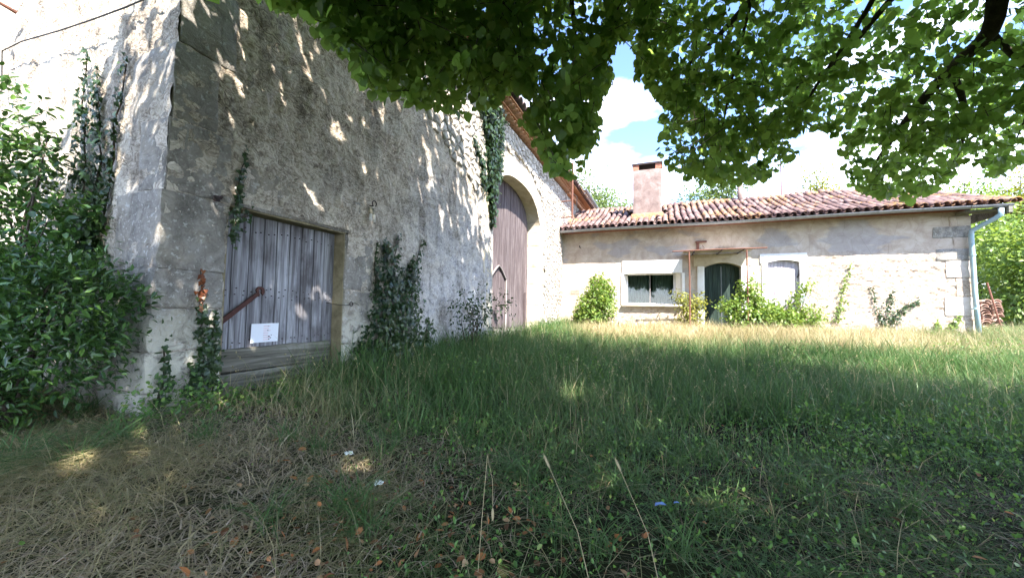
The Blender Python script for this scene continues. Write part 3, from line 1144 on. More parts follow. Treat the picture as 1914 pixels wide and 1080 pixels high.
tag(mb.build("strap_hinge", MAT["hinge"], hatch), "rusty strap hinge with a curled end, hanging askew")

# the paper notice on the hatch
pn = np.array([barn_uz(466, 605, OD), barn_uz(517, 605, OD), barn_uz(515, 637, OD), barn_uz(465, 637, OD)])
pz = CORNER + DD * pn[:, 0].mean() + RR * (OD + 0.02) + np.array([0, 0, pn[:, 1].min()])
notice = empty("paper_notice", pz, barn_rot)
tag(notice, "small white paper notice pinned low on the weathered plank hatch", "notice")
wv, hv = np.ptp(pn[:, 0]) / 2, np.ptp(pn[:, 1])
mb = MB()
g = 8
V, F = [], []
for i in range(g + 1):
    for j in range(3):
        s = i / g * 2 - 1
        V.append((s * wv, -0.004 - 0.006 * s * s * (j / 2), j / 2 * hv))
for i in range(g):
    for j in range(2):
        a = i * 3 + j
        F.append((a, a + 3, a + 4, a + 1))
mb.add(V, F).build("sheet", MAT["paper"], notice)
mb = MB()
for k in range(7):
    z_ = hv * (0.12 + 0.12 * k)
    mb.box(-0.015, 0.045 + random.uniform(-.02, .02), -0.0062, -0.0055, z_, z_ + 0.004)
mb.build("red_print", MAT["ink_red"], notice)
mb = MB()
for (a, b, s) in ((0.30, 0.30, .008), (0.42, 0.22, .006), (0.2, 0.62, .006), (0.3, 0.15, .007), (0.22, 0.86, .004), (0.48, 0.36, .005)):
    mb.box(a * wv - s, a * wv + s, -0.0068, -0.0063, b * hv - s * 0.7, b * hv + s * 0.7)
mb.build("dark_print", MAT["ink_dark"], notice)

# wire that ties the hatch to an iron ring
a0, a1, a2 = barn_uz(612, 566, OD + 0.05), barn_uz(632, 570, 0.03), barn_uz(655, 568, 0.03)
wire = empty("tie_wire", CORNER + DD * a2[0] + RR * 0.03 + np.array([0, 0, a2[1]]), barn_rot)
tag(wire, "twisted rusty tie wire holding the plank hatch to a wall ring", "wire")
lo = lambda p, o: (p[0] - a2[0], -(o - 0.03), p[1] - a2[1])
MB().tube([lo(a0, OD + .03), lo(a0, OD + 0.06), lo(a1, 0.05), (-0.04, -0.012, -0.012), (0, -0.01, 0), (0.05, -0.012, 0.012), (0.12, -0.008, -0.01)], 0.0032, 6).build("strand", MAT["iron"], wire)
ringp = [(0.022 * math.cos(t), -0.012, 0.022 * math.sin(t)) for t in np.linspace(0, 2 * math.pi, 13)]
MB().tube(ringp, 0.0055, 6, False).build("ring", MAT["iron"], wire)

# iron hook with porcelain insulators
hu, hz = barn_uz(690, 385)
hook = empty("insulator_hook", CORNER + DD * hu + RR * 0.03 + np.array([0, 0, hz]), barn_rot)
tag(hook, "iron hook with two white porcelain insulators fixed high beside the plank hatch", "wall hook")
hk = [(0, 0.02, 0.0)] + [(0.0 + 0.035 * math.sin(t), -0.05, 0.02 + 0.035 * math.cos(t)) for t in np.linspace(-2.6, 2.4, 11)]
MB().tube(hk, 0.007, 6).build("hook", MAT["iron"], hook)
MB().box(-0.03, 0.03, -0.02, 0.02, -0.10, -0.03, 0.004).build("wood_block", MAT["boards"], hook)
for dx in (-0.035, 0.03):
    MB().tube([(dx, -0.03, -0.20), (dx, -0.03, -0.17), (dx, -0.03, -0.16), (dx, -0.03, -0.11)], [0.012, 0.02, 0.014, 0.017], 8).build("insulator", MAT["porcelain"], hook)
pu, pz_ = barn_uz(400, 372)
pint = empty("iron_pintle", CORNER + DD * pu + RR * 0.03 + np.array([0, 0, pz_]), barn_rot)
tag(pint, "small black iron pintle stuck in the stone above the hatch's upper corner", "pintle")
MB().tube([(0, 0.03, 0), (0, -0.05, 0), (0.0, -0.07, 0.012)], [0.012, 0.012, 0.01], 8).build("pin", MAT["iron"], pint)
MB().box(-0.022, 0.022, -0.012, 0.0, -0.022, 0.022, 0.003).build("plate", MAT["iron"], pint)

# ------------------------------------------------------------------ arched gate
OG = -0.34
gate_b = MB()
gate_b.box(A_C - A_H, A_C + A_H, 0.42, 0.44, 0.2, A_SPR + A_RISE + 0.1)
gate = gate_b.build("gate", MAT["dark"], barn)
npl = 23
ge = np.linspace(A_C - A_H - 0.02, A_C + A_H + 0.02, npl + 1)
W0, W1, WZ = -5.32, -4.42, 1.74       # wicket: left, right, spring of its pointed head


def wick_top(u):
    t = abs((u - (W0 + W1) / 2) / ((W1 - W0) / 2))
    return WZ + 0.30 * (1 - min(t, 1) ** 1.3)


for i in range(npl):
    a, b = ge[i] + 0.004, ge[i + 1] - 0.004
    mid = (a + b) / 2
    tops = [float(arch_top(np.clip(t, A_C - A_H, A_C + A_H))) + 0.02 for t in (a, b)]
    yy = -OG + random.uniform(-.006, .006)
    lo_z = [0.55, 0.55]
    if W0 - 0.02 < mid < W1 + 0.02:
        lo_z = [wick_top(a) + 0.01, wick_top(b) + 0.01]
    V = [(a, yy, lo_z[0]), (b, yy, lo_z[1]), (b, yy, tops[1]), (a, yy, tops[0]), (a, yy + .03, lo_z[0]), (b, yy + .03, lo_z[1]), (b, yy + .03, tops[1]), (a, yy + .03, tops[0])]
    MB().add(V, [(0, 1, 2, 3), (0, 3, 7, 4), (1, 5, 6, 2), (2, 6, 7, 3), (0, 4, 5, 1)]).build("plank", MAT["gate"], gate)
MB().box(A_C - A_H, A_C + A_H, -OG - 0.012, -OG + 0.04, 0.28, 0.545, 0.004).build("bottom_rail", MAT["boards"], gate)
we = np.linspace(W0, W1, 7)
for i in range(6):
    a, b = we[i] + 0.003, we[i + 1] - 0.003
    yy = -OG + 0.012 + random.uniform(-.003, .003)
    V = [(a, yy, 0.5), (b, yy, 0.5), (b, yy, wick_top(b)), (a, yy, wick_top(a))]
    V += [(x, y + .025, z) for x, y, z in V]
    MB().add(V, [(0, 1, 2, 3), (0, 3, 7, 4), (1, 5, 6, 2), (2, 6, 7, 3)]).build("wicket_plank", MAT["gate"], gate)
mb = MB()
pp = [(W0 - 0.02, 0.45)] + [(u, wick_top(u) + 0.03) for u in np.linspace(W0 - 0.02, W1 + 0.02, 13)] + [(W1 + 0.02, 0.45)]
mb.tube([(u, -OG - 0.02, z) for u, z in pp], 0.022, 6)
mb.build("wicket_frame", MAT["trimw"], gate)
MB().box(-3.06, -3.0, -OG - 0.06, -OG - 0.01, 0.4, 1.5).build("brace", MAT["gate"], gate)

# rusty service pole bracketed to the barn corner
sp_u = barn_uz(1068, 395, 0.35)
sp = empty("service_pole", CORNER + DD * (-0.25) + RR * 0.42 + np.array([0, 0, 4.2]), barn_rot)
tag(sp, "rusty iron service pole bracketed to the barn where the house roof begins", "pole")
MB().tube([(0, 0, 0.0), (0, 0, 1.95)], 0.035, 8).build("mast", MAT["rust"], sp)
for z_ in (0.05, 0.62):
    MB().tube([(0, 0, z_), (0, 0.42, z_)], 0.022, 6).build("bracket", MAT["rust"], sp)
MB().tube([(0, 0.02, 0.9), (0.02, -0.16, 0.75), (0.02, -0.14, 0.2), (0, 0.06, -0.3)], 0.012, 6).build("cable_loop", MAT["cable"], sp)

# cable and bracket on the gable
def gable_pt(x, y, off=0.03):
    n_ = -DD
    p0 = CORNER + DD * (U_NEAR + 0.06 - off)
    return on_plane(x, y, p0, n_)


c0 = gable_pt(3, 170, 0.02)
cab = empty("wall_cable", c0)
tag(cab, "thin dark cable sagging across the sunlit gable wall", "cable")
cpts = [gable_pt(x, y, 0.03) - c0 for x, y in ((3, 170), (4, 96), (40, 78), (110, 58), (170, 38), (235, 14), (300, -14))]
MB().tube(cpts, 0.006, 6).build("strand", MAT["cable"], cab)
b0 = gable_pt(22, 20, 0.02)
br = empty("iron_bracket", b0, barn_rot)
tag(br, "small bent iron bracket high on the sunlit gable wall", "bracket")
MB().tube([(0.03, 0, 0.0), (-0.14, 0, 0.03)], [0.022, 0.012], 6).build("arm", MAT["rust"], br)
MB().tube([(-0.12, 0.05, 0.035), (-0.14, -0.06, 0.03), (-0.14, -0.10, -0.05)], [0.014, 0.012, 0.006], 6).build("hook", MAT["rust"], br)

# ------------------------------------------------------------------ house
house = empty("house", CORNER, house_rot)
tag(house, "long low stone house with a red clay tile roof and peeling pinkish render", "house")
HL, HH = 10.66, 3.80
WU0, WU1, WZ0, WZ1 = 2.20, 3.70, 1.27, 2.25        # picture window glass
DU0, DU1, DZ1 = 4.55, 5.55, 2.56                   # front door
SU0, SU1, SZ0, SZ1 = 6.22, 7.02, 1.15, 2.55        # shuttered window


def door_arc(u, a, b, z, rise):
    t = (u - (a + b) / 2) / ((b - a) / 2)
    return z - rise * np.asarray(t) ** 2 * 1.0


def house_hole(u, z):
    w = (u > WU0 - 0.1) & (u < WU1 + 0.18) & (z > WZ0 - 0.04) & (z < WZ1 + 0.03)
    d = (u > DU0 - 0.02) & (u < DU1 + 0.02) & (z < DZ1 + 0.02)
    s = (u > SU0) & (u < SU1) & (z > SZ0) & (z < SZ1 + 0.05)
    return w | d | s


us = np.arange(0, HL + 0.01, 0.03)
zs = np.arange(-0.1, HH + 0.02, 0.03)


def house_disp(u, z):
    rough = smooth(6.7, 7.6, u) * smooth(3.0, 2.6, z + 0.25 * fbm(u * 1.5, z, 3, 2))
    rough = np.maximum(rough, smooth(1.2, 0.8, z) * smooth(1.2, 1.8, u) * 0.8)
    lump = fbm(u * 7.5, z * 12, 12, 4, 0.65) - 0.5
    return lump * 0.062 * rough + (fbm(u * 2, z * 2, 14, 4) - 0.5) * 0.03


U, Z, O, Fq = wall_sheet(us, zs, house_hole, house_disp)
link("wall", fastmesh("wall", np.stack([U, -O, Z], -1).reshape(-1, 3), Fq), MAT["house"], house)
mb = MB()
mb.box(HL - 0.28, HL + 0.0, 0.06, 5.2, -0.1, HH)
mb.add([(HL - .02, 0.0, HH), (HL - .02, 5.2, HH), (HL - .02, 2.6, 4.75)], [(0, 1, 2)])
mb.box(0, HL, 5.2, 5.5, -0.1, HH)
mb.build("end_wall", MAT["house"], house)
mb = MB()
mb.box(0.05, HL - 0.3, 2.4, 2.45, -0.1, HH)
mb.box(0.05, HL - 0.3, 0.4, 2.4, 0.1, 0.14)
mb.build("partition_wall", MAT["dark"], house)

# quoins at the right corner
for i, (z0, z1, w, mt) in enumerate(((-0.1, 0.55, 0.5, "qstone"), (0.56, 1.0, 0.3, "house"), (1.01, 1.5, 0.55, "qstone"), (1.51, 1.98, 0.32, "house"), (1.99, 2.42, 0.5, "qstone"),
                                     (2.43, 2.74, 0.68, "ashlar"), (2.75, 3.02, 0.34, "house"), (3.03, 3.32, 0.72, "ashlar"), (3.33, 3.58, 0.4, "house"))):
    block("quoin_block", HL - w, HL + 0.012, -0.3, 0.013, z0 + 0.001, z1 - 0.001, MAT[mt], house, 8, 0.014, 0.012)

# picture window in its white surround
mb = MB()
# lintel, flat front
mb.box(WU0 - 0.13, WU1 + 0.22, -0.035, 0.20, WZ1 + 0.004, WZ1 + 0.42)
mb.build("window_lintel", MAT["white"], house)
mb = MB()
zt, zb = WZ1, WZ0 - 0.02
# splayed jambs
mb.add([BL(WU1, -0.26, zb), BL(WU1 + 0.22, 0.03, zb), BL(WU1 + 0.22, 0.03, zt), BL(WU1, -0.26, zt), BL(WU1 + 0.29, 0.03, zb), BL(WU1 + 0.29, 0.03, zt), BL(WU1 + 0.29, -0.26, zb), BL(WU1 + 0.29, -0.26, zt)],
       [(0, 1, 2, 3), (1, 4, 5, 2), (4, 6, 7, 5)])
mb.build("window_jamb", MAT["white"], house)
mb = MB()
mb.add([BL(WU0, -0.26, zb), BL(WU0 - 0.10, 0.03, zb), BL(WU0 - 0.10, 0.03, zt), BL(WU0, -0.26, zt), BL(WU0 - 0.16, 0.03, zb), BL(WU0 - 0.16, 0.03, zt)],
       [(3, 2, 1, 0), (2, 5, 4, 1)])
mb.build("window_jamb", MAT["white"], house)
block("window_sill", WU0 - 0.14, WU1 + 0.24, -0.28, 0.12, WZ0 - 0.10, WZ0 - 0.022, MAT["cream"], house, 3, 0.005, 0.012)
win = MB()
for a, b, c_, d_ in ((WU0, WU0 + 0.035, WZ0 - .02, WZ1), (WU1 - 0.035, WU1, WZ0 - .02, WZ1), (WU0 + .035, WU1 - .035, WZ1 - 0.035, WZ1), (WU0 + .035, WU1 - .035, WZ0 - .02, WZ0 + 0.02)):
    win.box(a, b, 0.22, 0.27, c_, d_)
win = win.build("window", MAT["white"], house)
MB().box(WU0 + 0.735, WU0 + 0.755, 0.225, 0.262, WZ0 + .02, WZ1 - .035).build("glazing_bar", MAT["trimw"], win)
for a, b in ((WU0 + 0.036, WU0 + 0.734), (WU0 + 0.756, WU1 - 0.036)):
    MB().box(a, b, 0.240, 0.246, WZ0 + 0.021, WZ1 - 0.036).build("pane", MAT["glass"], win)
for a, b in ((WU0 - 0.05, WU0 + 0.74), (WU0 + 0.82, WU1 + 0.05)):
    V, F = [], []
    n = 60
    for i in range(n + 1):
        u = a + (b - a) * i / n
        for z_ in (WZ0 - 0.02, WZ1 + 0.05):
            V.append((u, 0.42 + 0.035 * math.sin(i * 1.05 + 0.6 * math.sin(i * 0.31)) + (0.02 if z_ > 2 else 0), z_))
    for i in range(n):
        F.append((2 * i, 2 * i + 2, 2 * i + 3, 2 * i + 1))
    MB().add(V, F).build("curtain", MAT["curtain"], win, True)

# front door
mb = MB()
n = 10
V, F = [], []
LU0, LU1, LZ = DU0 - 0.30, DU1 + 0.26, 2.82
for o_ in (0.028, -0.30):
    for i in range(n + 1):
        u = DU0 + (DU1 - DU0) * i / n
        V += [BL(u, o_, float(door_arc(u, DU0, DU1, 2.545, 0.14))), BL(u, o_, LZ)]
for i in range(n):
    a = 2 * i
    F += [(a, a + 2, a + 3, a + 1), (a, a + 22, a + 24, a + 2), (a + 1, a + 3, a + 25, a + 23)]
mb.add(V, F)
mb.box(LU0, DU0, -0.028, 0.3, 2.44, LZ)
mb.box(DU1, LU1, -0.028, 0.3, 2.44, LZ)
mb.build("door_lintel", MAT["cream"], house)
for ua, ub in ((DU0 - 0.2, DU0), (DU1, DU1 + 0.2)):
    for z0, z1 in ((0.0, 1.2), (1.2, 2.44)):
        block("door_jamb", ua, ub, -0.30, 0.028, z0 + 0.003, z1 - 0.003, MAT["white"], house, 3, 0.004, 0.01)
fd = MB().box(DU0, DU1, 0.30, 0.31, 0.1, 2.6).build("front_door", MAT["dark"], house)
pe = np.linspace(DU0 + 0.005, DU1 - 0.005, 9)
for i in range(8):
    a, b = pe[i] + 0.004, pe[i + 1] - 0.004
    yy = 0.245 + random.uniform(-.004, .004) - (0.015 if i < 4 else 0)
    V = [(a, yy, 0.25), (b, yy, 0.25), (b, yy, float(door_arc(b, DU0, DU1, 2.54, 0.14))), (a, yy, float(door_arc(a, DU0, DU1, 2.54, 0.14)))]
    V += [(x, y + .03, z) for x, y, z in V]
    MB().add(V, [(0, 1, 2, 3), (0, 3, 7, 4), (1, 5, 6, 2), (2, 6, 7, 3)]).build("plank", MAT["green"], fd)
MB().tube([(5.04, 0.235, 0.3), (5.04, 0.235, 2.45)], 0.012, 6).build("meeting_bar", MAT["zinc"], fd)
MB().tube([(5.1, 0.24, 1.25), (5.1, 0.19, 1.25), (5.02, 0.18, 1.25)], 0.012, 6).build("handle", MAT["iron"], fd)

# shuttered window
mb = MB()
V, F = [], []
for o_ in (0.03, -0.2):
    for i in range(n + 1):
        u = SU0 - 0.0 + (SU1 - SU0) * i / n
        V += [BL(u, o_, float(door_arc(u, SU0, SU1, SZ1 + 0.02, 0.07))), BL(u, o_, 2.76)]
for i in range(n):
    a = 2 * i
    F += [(a, a + 2, a + 3, a + 1), (a, a + 22, a + 24, a + 2), (a + 1, a + 3, a + 25, a + 23)]
mb.add(V, F)
mb.box(SU0 - 0.18, SU0, -0.03, 0.2, 2.48, 2.76)
mb.box(SU1, SU1 + 0.18, -0.03, 0.2, 2.48, 2.76)
mb.build("shutter_lintel", MAT["white"], house)
for ua, ub in ((SU0 - 0.14, SU0), (SU1, SU1 + 0.14)):
    block("shutter_jamb", ua, ub, -0.2, 0.026, SZ0 - 0.06, 2.478, MAT["white"], house, 3, 0.005, 0.01)
block("shutter_sill", SU0 - 0.1, SU1 + 0.12, -0.2, 0.07, SZ0 - 0.12, SZ0, MAT["cream"], house, 3, 0.006, 0.012)
sh = MB().box(SU0, SU1, 0.13, 0.14, SZ0, SZ1).build("shutter", MAT["dark"], house)
pe = np.linspace(SU0 + 0.004, SU1 - 0.004, 10)
for i in range(9):
    a, b = pe[i] + 0.003, pe[i + 1] - 0.003
    yy = 0.075 + random.uniform(-.003, .003)
    V = [(a, yy, SZ0 + 0.01), (b, yy, SZ0 + 0.01), (b, yy, float(door_arc(b, SU0, SU1, SZ1 + 0.015, 0.07))), (a, yy, float(door_arc(a, SU0, SU1, SZ1 + 0.015, 0.07)))]
    V += [(x, y + .03, z) for x, y, z in V]
    MB().add(V, [(0, 1, 2, 3), (0, 3, 7, 4), (1, 5, 6, 2), (2, 6, 7, 3)]).build("plank", MAT["shutter"], sh)
MB().tube([(SU1 - 0.05, 0.05, 2.05), (SU1 - 0.005, 0.02, 2.15), (SU1 + 0.0, 0.03, 2.28)], [0.014, 0.02, 0.012], 6).build("shutter_catch", MAT["iron"], sh)

# vent brick, wall bracket
MB().box(0.33, 0.64, -0.004, 0.06, 1.57, 1.72).build("vent_brick", MAT["pinkclay"], house)
mb = MB()
mb.box(4.33, 4.41, -0.07, 0.03, 2.86, 3.24)
mb.box(4.30, 4.62, -0.09, -0.03, 3.18, 3.23)
mb.tube([(4.5, -0.05, 3.1), (4.55, -0.07, 3.0), (4.48, -0.06, 2.93), (4.44, -0.05, 3.02)], 0.009, 6)
mb.build("wall_bracket", MAT["rust"], house)
bk = house_uz(1085, 463)
MB().tube([(bk[0], 0.02, bk[1]), (bk[0], -0.14, bk[1]), (bk[0], -0.15, bk[1] + .05)], 0.02, 6).build("iron_hook", MAT["iron"], house)

# cornice course, gutter
mb = MB()
mb.box(0.02, HL + 0.01, -0.03, 0.1, 3.70, 3.735, 0.004)
mb.build("cornice", MAT["brick"], house)
GU1 = 11.14


def gut_z(u):
    return 3.665 + 0.012 * math.sin(u * 0.9)


mb = MB()
n = 8
V, F = [], []
gus = np.linspace(0.06, GU1, 24)
for u in gus:
    for rr in (0.07, 0.064):
        for k in range(n + 1):
            a = math.pi * k / n
            V.append(BL(u, 0.50 + rr * math.cos(a), gut_z(u) + 0.05 - rr * math.sin(a)))
w = 2 * (n + 1)
for i in range(len(gus) - 1):
    for k in range(n):
        F += [(i * w + k, i * w + k + 1, (i + 1) * w + k + 1, (i + 1) * w + k), (i * w + n + 1 + k, i * w + n + 2 + k, (i + 1) * w + n + 2 + k, (i + 1) * w + n + 1 + k)]
mb.add(V, F)
gutter = mb.build("gutter", MAT["zinc"], house, True)
for u in np.arange(0.5, GU1, 0.9):
    MB().tube([BL(u, 0.50 + 0.074 * math.cos(a), gut_z(u) + 0.05 - 0.074 * math.sin(a)) for a in np.linspace(0, math.pi, 7)], 0.008, 5).build("gutter_bracket", MAT["zinc"], gutter)
# fascia and rafter at the free end
mb = MB()
mb.box(HL - 0.3, GU1, -0.42, -0.05, 3.60, 3.64)
mb.box(GU1 - 0.09, GU1 - 0.02, -0.55, 2.6, 3.50, 3.72)
mb.build("verge_board", MAT["boards"], house)
dp = [BL(GU1 - 0.2, 0.50, 3.62), BL(GU1 - 0.2, 0.50, 3.48), BL(GU1 - 0.26, 0.44, 3.40), BL(HL + 0.05, 0.18, 3.24), BL(HL - 0.04, 0.12, 3.16), BL(HL - 0.05, 0.11, 3.05), BL(HL - 0.03, 0.11, 1.6), BL(HL + 0.02, 0.12, 0.2)]
downpipe = MB().tube(dp, 0.052, 10).build("downpipe", MAT["pipe"], house, True)
for z_ in (2.55, 1.2):
    MB().tube([BL(HL - 0.04, 0.11, z_ - .02), BL(HL - 0.04, 0.11, z_ + .02)], 0.062, 10).build("pipe_collar", MAT["pipe"], downpipe)

# roof
E_O, E_Z, R_O = 0.50, 3.745, -2.65


def ridge_z(u):
    return 5.08 - 0.24 * float(smooth(8.6, 11.2, u)) + 0.02 * math.sin(u * 1.7)


def roof_pt(u, t):
    """t = 0 eave .. 1 ridge"""
    z = (E_Z + 0.012 * math.sin(u * 0.9)) * (1 - t) + ridge_z(u) * t - 0.05 * math.sin(math.pi * t)
    return np.array([u, -(E_O + (R_O - E_O) * t), z])


mb = MB()
ru = np.linspace(0.02, 11.2, 40)
V = [tuple(roof_pt(u, t) - np.array([0, 0, 0.03])) for u in ru for t in np.linspace(0, 1, 6)]
F = [(i * 6 + k, (i + 1) * 6 + k, (i + 1) * 6 + k + 1, i * 6 + k + 1) for i in range(39) for k in range(5)]
mb.add(V, F)
V = []
for u in ru:
    r_ = roof_pt(u, 1)
    V += [(u, r_[1], r_[2] - 0.03), (u, 6.0, 3.7)]
mb.add(V, [(2 * i, 2 * i + 2, 2 * i + 3, 2 * i + 1) for i in range(39)])
roof = mb.build("roof", MAT["tile"], house)
SP = 0.198
me_cov = half_tile(0.086, 0.069, 0.46, 0.013, 6)
me_cov.materials.append(MAT["tile"])
tiles = []
nrow = 10
for c in range(57):
    u = 0.06 + SP * c
    wob = random.uniform(-.012, .012)
    for r in range(nrow):
        t = r / nrow
        a, b = roof_pt(u, t), roof_pt(u, min(t + 0.12, 1.02))
        if 2.2 < u < 3.5 and 0.32 < t < 0.66:
            continue
        d = b - a
        pos = a + np.array([wob + random.uniform(-.016, .016), 0, 0.035 + random.uniform(-.006, .012)]) + d / np.linalg.norm(d) * random.uniform(-.03, .03)
        if random.random() < 0.025:
            pos = pos + np.array([random.uniform(-.05, .05), -0.05, 0.02])
        wp = CORNER + RR * pos[0] + DD * pos[1] + np.array([0, 0, pos[2]])
        tiles.append((project(wp)[2], pos, d))
tiles.sort(key=lambda q_: q_[0])


def tile_matrix(pos, d):
    x = Vector(d).normalized()
    yv = Vector((0, 0, 1)).cross(x).normalized()
    z = x.cross(yv)
    yaw = random.uniform(-.07, .07)
    mt = Matrix((x, yv, z)).transposed().to_4x4()
    mt = Matrix.Translation(Vector(pos)) @ mt @ Matrix.Rotation(yaw, 4, "Z") @ Matrix.Rotation(-0.05, 4, "Y")
    return mt


for dist, pos, d in tiles[:298]:
    ob = bpy.data.objects.new("roof_tile", me_cov)
    COL.objects.link(ob)
    ob.parent = roof
    ob.matrix_local = tile_matrix(pos, d)
cv = np.array([v.co[:] for v in me_cov.vertices])
cf = [tuple(p.vertices) for p in me_cov.polygons]
mb = MB()
for dist, pos, d in tiles[298:]:
    mt = np.array(tile_matrix(pos, d))
    mb.add(cv @ mt[:3, :3].T + mt[:3, 3], cf)
tag(mb.build("roof_tiles", MAT["tile"], roof, True), kind="stuff")
# channel tiles between the covers, and ridge
mb = MB()
for c in range(57):
    u0 = 0.06 + SP * c + SP / 2
    for r in range(nrow):
        t = r / nrow - 0.012
        V, F = [], []
        for tt, rad, dz in ((t, 0.066, 0.0), (t + 0.115, 0.080, -0.012)):
            base = roof_pt(u0, min(tt, 1))
            for k in range(5):
                a = math.pi * k / 4
                V.append(base + np.array([rad * math.cos(a), 0, 0.062 + dz - rad * 0.75 * math.sin(a)]))
        for k in range(4):
            F.append((k, k + 1, 6 + k, 5 + k))
        mb.add(V, F)
tag(mb.build("channel_tiles", MAT["tile"], roof, True), kind="stuff")
me_rdg = half_tile(0.12, 0.105, 0.45, 0.015, 6)
me_rdg.materials.append(MAT["tile"])
for k in range(27):
    u = 0.1 + 0.41 * k
    ob = bpy.data.objects.new("ridge_tile", me_rdg)
    COL.objects.link(ob)
    ob.parent = roof
    ob.location = (u, -R_O, ridge_z(u) + 0.0)
    ob.rotation_euler = (0, random.uniform(-.02, .05), random.uniform(-.03, .03))
# sloping verge on the right: a run of cover tiles across the end
for k in range(8):
    t = k / 8
    a, b = roof_pt(11.22, t), roof_pt(11.22, t + 0.13)
    ob = bpy.data.objects.new("verge_tile", me_rdg)
    COL.objects.link(ob)
    ob.parent = roof
    ob.matrix_local = tile_matrix(a + np.array([0, 0, 0.02]), b - a)

# chimney
ch = empty("chimney_stack", (0, 0, 0))
bpy.data.objects.remove(ch)
CU0, CU1, CO0, CO1, CT = 2.37, 3.32, -0.75, -1.35, 5.98
mb = MB()
chim = link("chimney", rough_block(CU0, CU1, -CO0, -CO1, 4.0, CT, 0.015, 0.008, 9, 31, 4.0), MAT["chim"], house)
link("chimney_flashing", rough_block(CU0 - 0.05, CU1 + 0.05, -CO0 - 0.08, -CO1, 4.0, 4.42, 0.03, 0.02, 5, 7), MAT["cornice"], chim)
for cu in (CU0 + 0.0, CU1 - 0.2):
    for cy in (-CO0, -CO1 - 0.16):
        for k in range(3):
            mb = MB().box(cu, cu + 0.2, cy + 0.0, cy + 0.16, CT + 0.002 + 0.062 * k, CT + 0.058 + 0.062 * k, 0.003)
            mb.build("brick", MAT["brick"], chim)
MB().box(CU0 - 0.03, CU1 + 0.03, -CO0 - 0.04, -CO1 + 0.04, CT + 0.188, CT + 0.235, 0.006).build("chimney_cap", MAT["iron"], chim)

fl_u = 5.95
fl = MB().tube([(fl_u, -R_O - 0.25, 4.7), (fl_u, -R_O - 0.25, 5.75)], 0.085, 10)
fl.tube([(fl_u, -R_O - 0.25, 5.75), (fl_u, -R_O - 0.25, 5.86)], 0.105, 10)
fl.build("flue_pipe", MAT["chim"], house, True)
an_u = house_uz(1462, 360, R_O)[0]
ant = MB().tube([(an_u, -R_O + .1, 4.7), (an_u, -R_O + .1, 6.4)], 0.022, 6)
ant.tube([(an_u - 0.25, -R_O + .1, 6.3), (an_u + 0.25, -R_O + .1, 6.35)], 0.012, 5)
ant.build("antenna_mast", MAT["rust"], house)

# ------------------------------------------------------------------ porch frame
po = CORNER - DD * 1.1 + RR * 4.8
porch = empty("porch_frame", (po[0], po[1], float(ground_z(po[0], po[1]))), house_rot)
tag(porch, "rusty pipe porch frame with a thin weathered canopy sheet over the green front door", "porch")
pz0 = float(ground_z(po[0], po[1]))
Lp = lambda u, o, z: (u - 4.8, -(o - 1.1), z - pz0)
for u in (4.06, 5.51):
    MB().tube([Lp(u, 1.1, 0.15), Lp(u + .01, 1.1, 1.5), Lp(u, 1.1, 2.76)], 0.02, 8).build("post", MAT["rust"], porch)
MB().tube([Lp(3.61, 1.1, 2.785), Lp(4.8, 1.1, 2.80), Lp(6.0, 1.1, 2.79)], 0.019, 8).build("front_rail", MAT["rust"], porch)
for u in (4.2, 4.9, 5.45):
    MB().tube([Lp(u, 1.1, 2.77), Lp(u, 0.02, 2.80)], 0.018, 6).build("rafter", MAT["iron"], porch)
V, F = [], []
nx, ny = 26, 6
for i in range(nx + 1):
    for j in range(ny + 1):
        u = 3.92 + 1.86 * i / nx
        o_ = 0.03 + 0.93 * j / ny
        V.append(Lp(u, o_, 2.845 - 0.025 * j / ny + 0.012 * math.sin(i * 1.5)))
for i in range(nx):
    for j in range(ny):
        a = i * (ny + 1) + j
        F.append((a, a + 1, a + ny + 2, a + ny + 1))
MB().add(V, F).build("canopy_sheet", MAT["sheet"], porch, True)


# ------------------------------------------------------------------ plants
def clump_points(blobs, n, shell=0.55):
    """points spread through ellipsoids (centre, radii), denser towards the skin; returns points and outward directions"""
    w = np.array([r[0] * r[1] + r[1] * r[2] + r[0] * r[2] for c, r in blobs])
    w = w / w.sum()
    P, Dn = [], []
    for (c, r), f in zip(blobs, w):
        k = int(n * f) + 1
        d = rand_unit(k)
        rad = (shell + (1 - shell) * RNG.random(k)) * (0.82 + 0.36 * fbm(d[:, 0] * 2.2 + c[0], d[:, 2] * 2.2 + d[:, 1] * 2 + c[1], 6, 3))
        P.append(np.array(c) + d * np.array(r) * rad[:, None])
        Dn.append(d)
    return np.concatenate(P), np.concatenate(Dn)


def leafy(name, blobs, n, size, shape, mat, parent, shell=0.55, sprig=6, spread=0.09, droop=0.3, zmin=None, keep=None, up=0.8):
    """foliage made of sprigs: each sprig is a handful of leaves round a twig end"""
    C0, Dn = clump_points(blobs, n // sprig, shell)
    P = np.repeat(C0, sprig, 0) + RNG.normal(size=(len(C0) * sprig, 3)) * spread
    Dd = np.repeat(Dn, sprig, 0)
    T = Dd * 0.7 + rand_unit(len(P)) * 0.8 + np.array([0, 0, -droop])
    N = Dd * 0.5 + rand_unit(len(P)) * 0.6 + np.array([0, 0, up])
    m_ = np.ones(len(P), bool)
    if zmin is not None:
        m_ &= P[:, 2] > zmin
    if keep is not None:
        m_ &= keep(P)
    P, T, N = P[m_], T[m_], N[m_]
    sz = size * (0.65 + 0.7 * RNG.random(len(P)))
    return link(name, leaf_mesh(name, P, T, N, sz, shape), mat, parent)


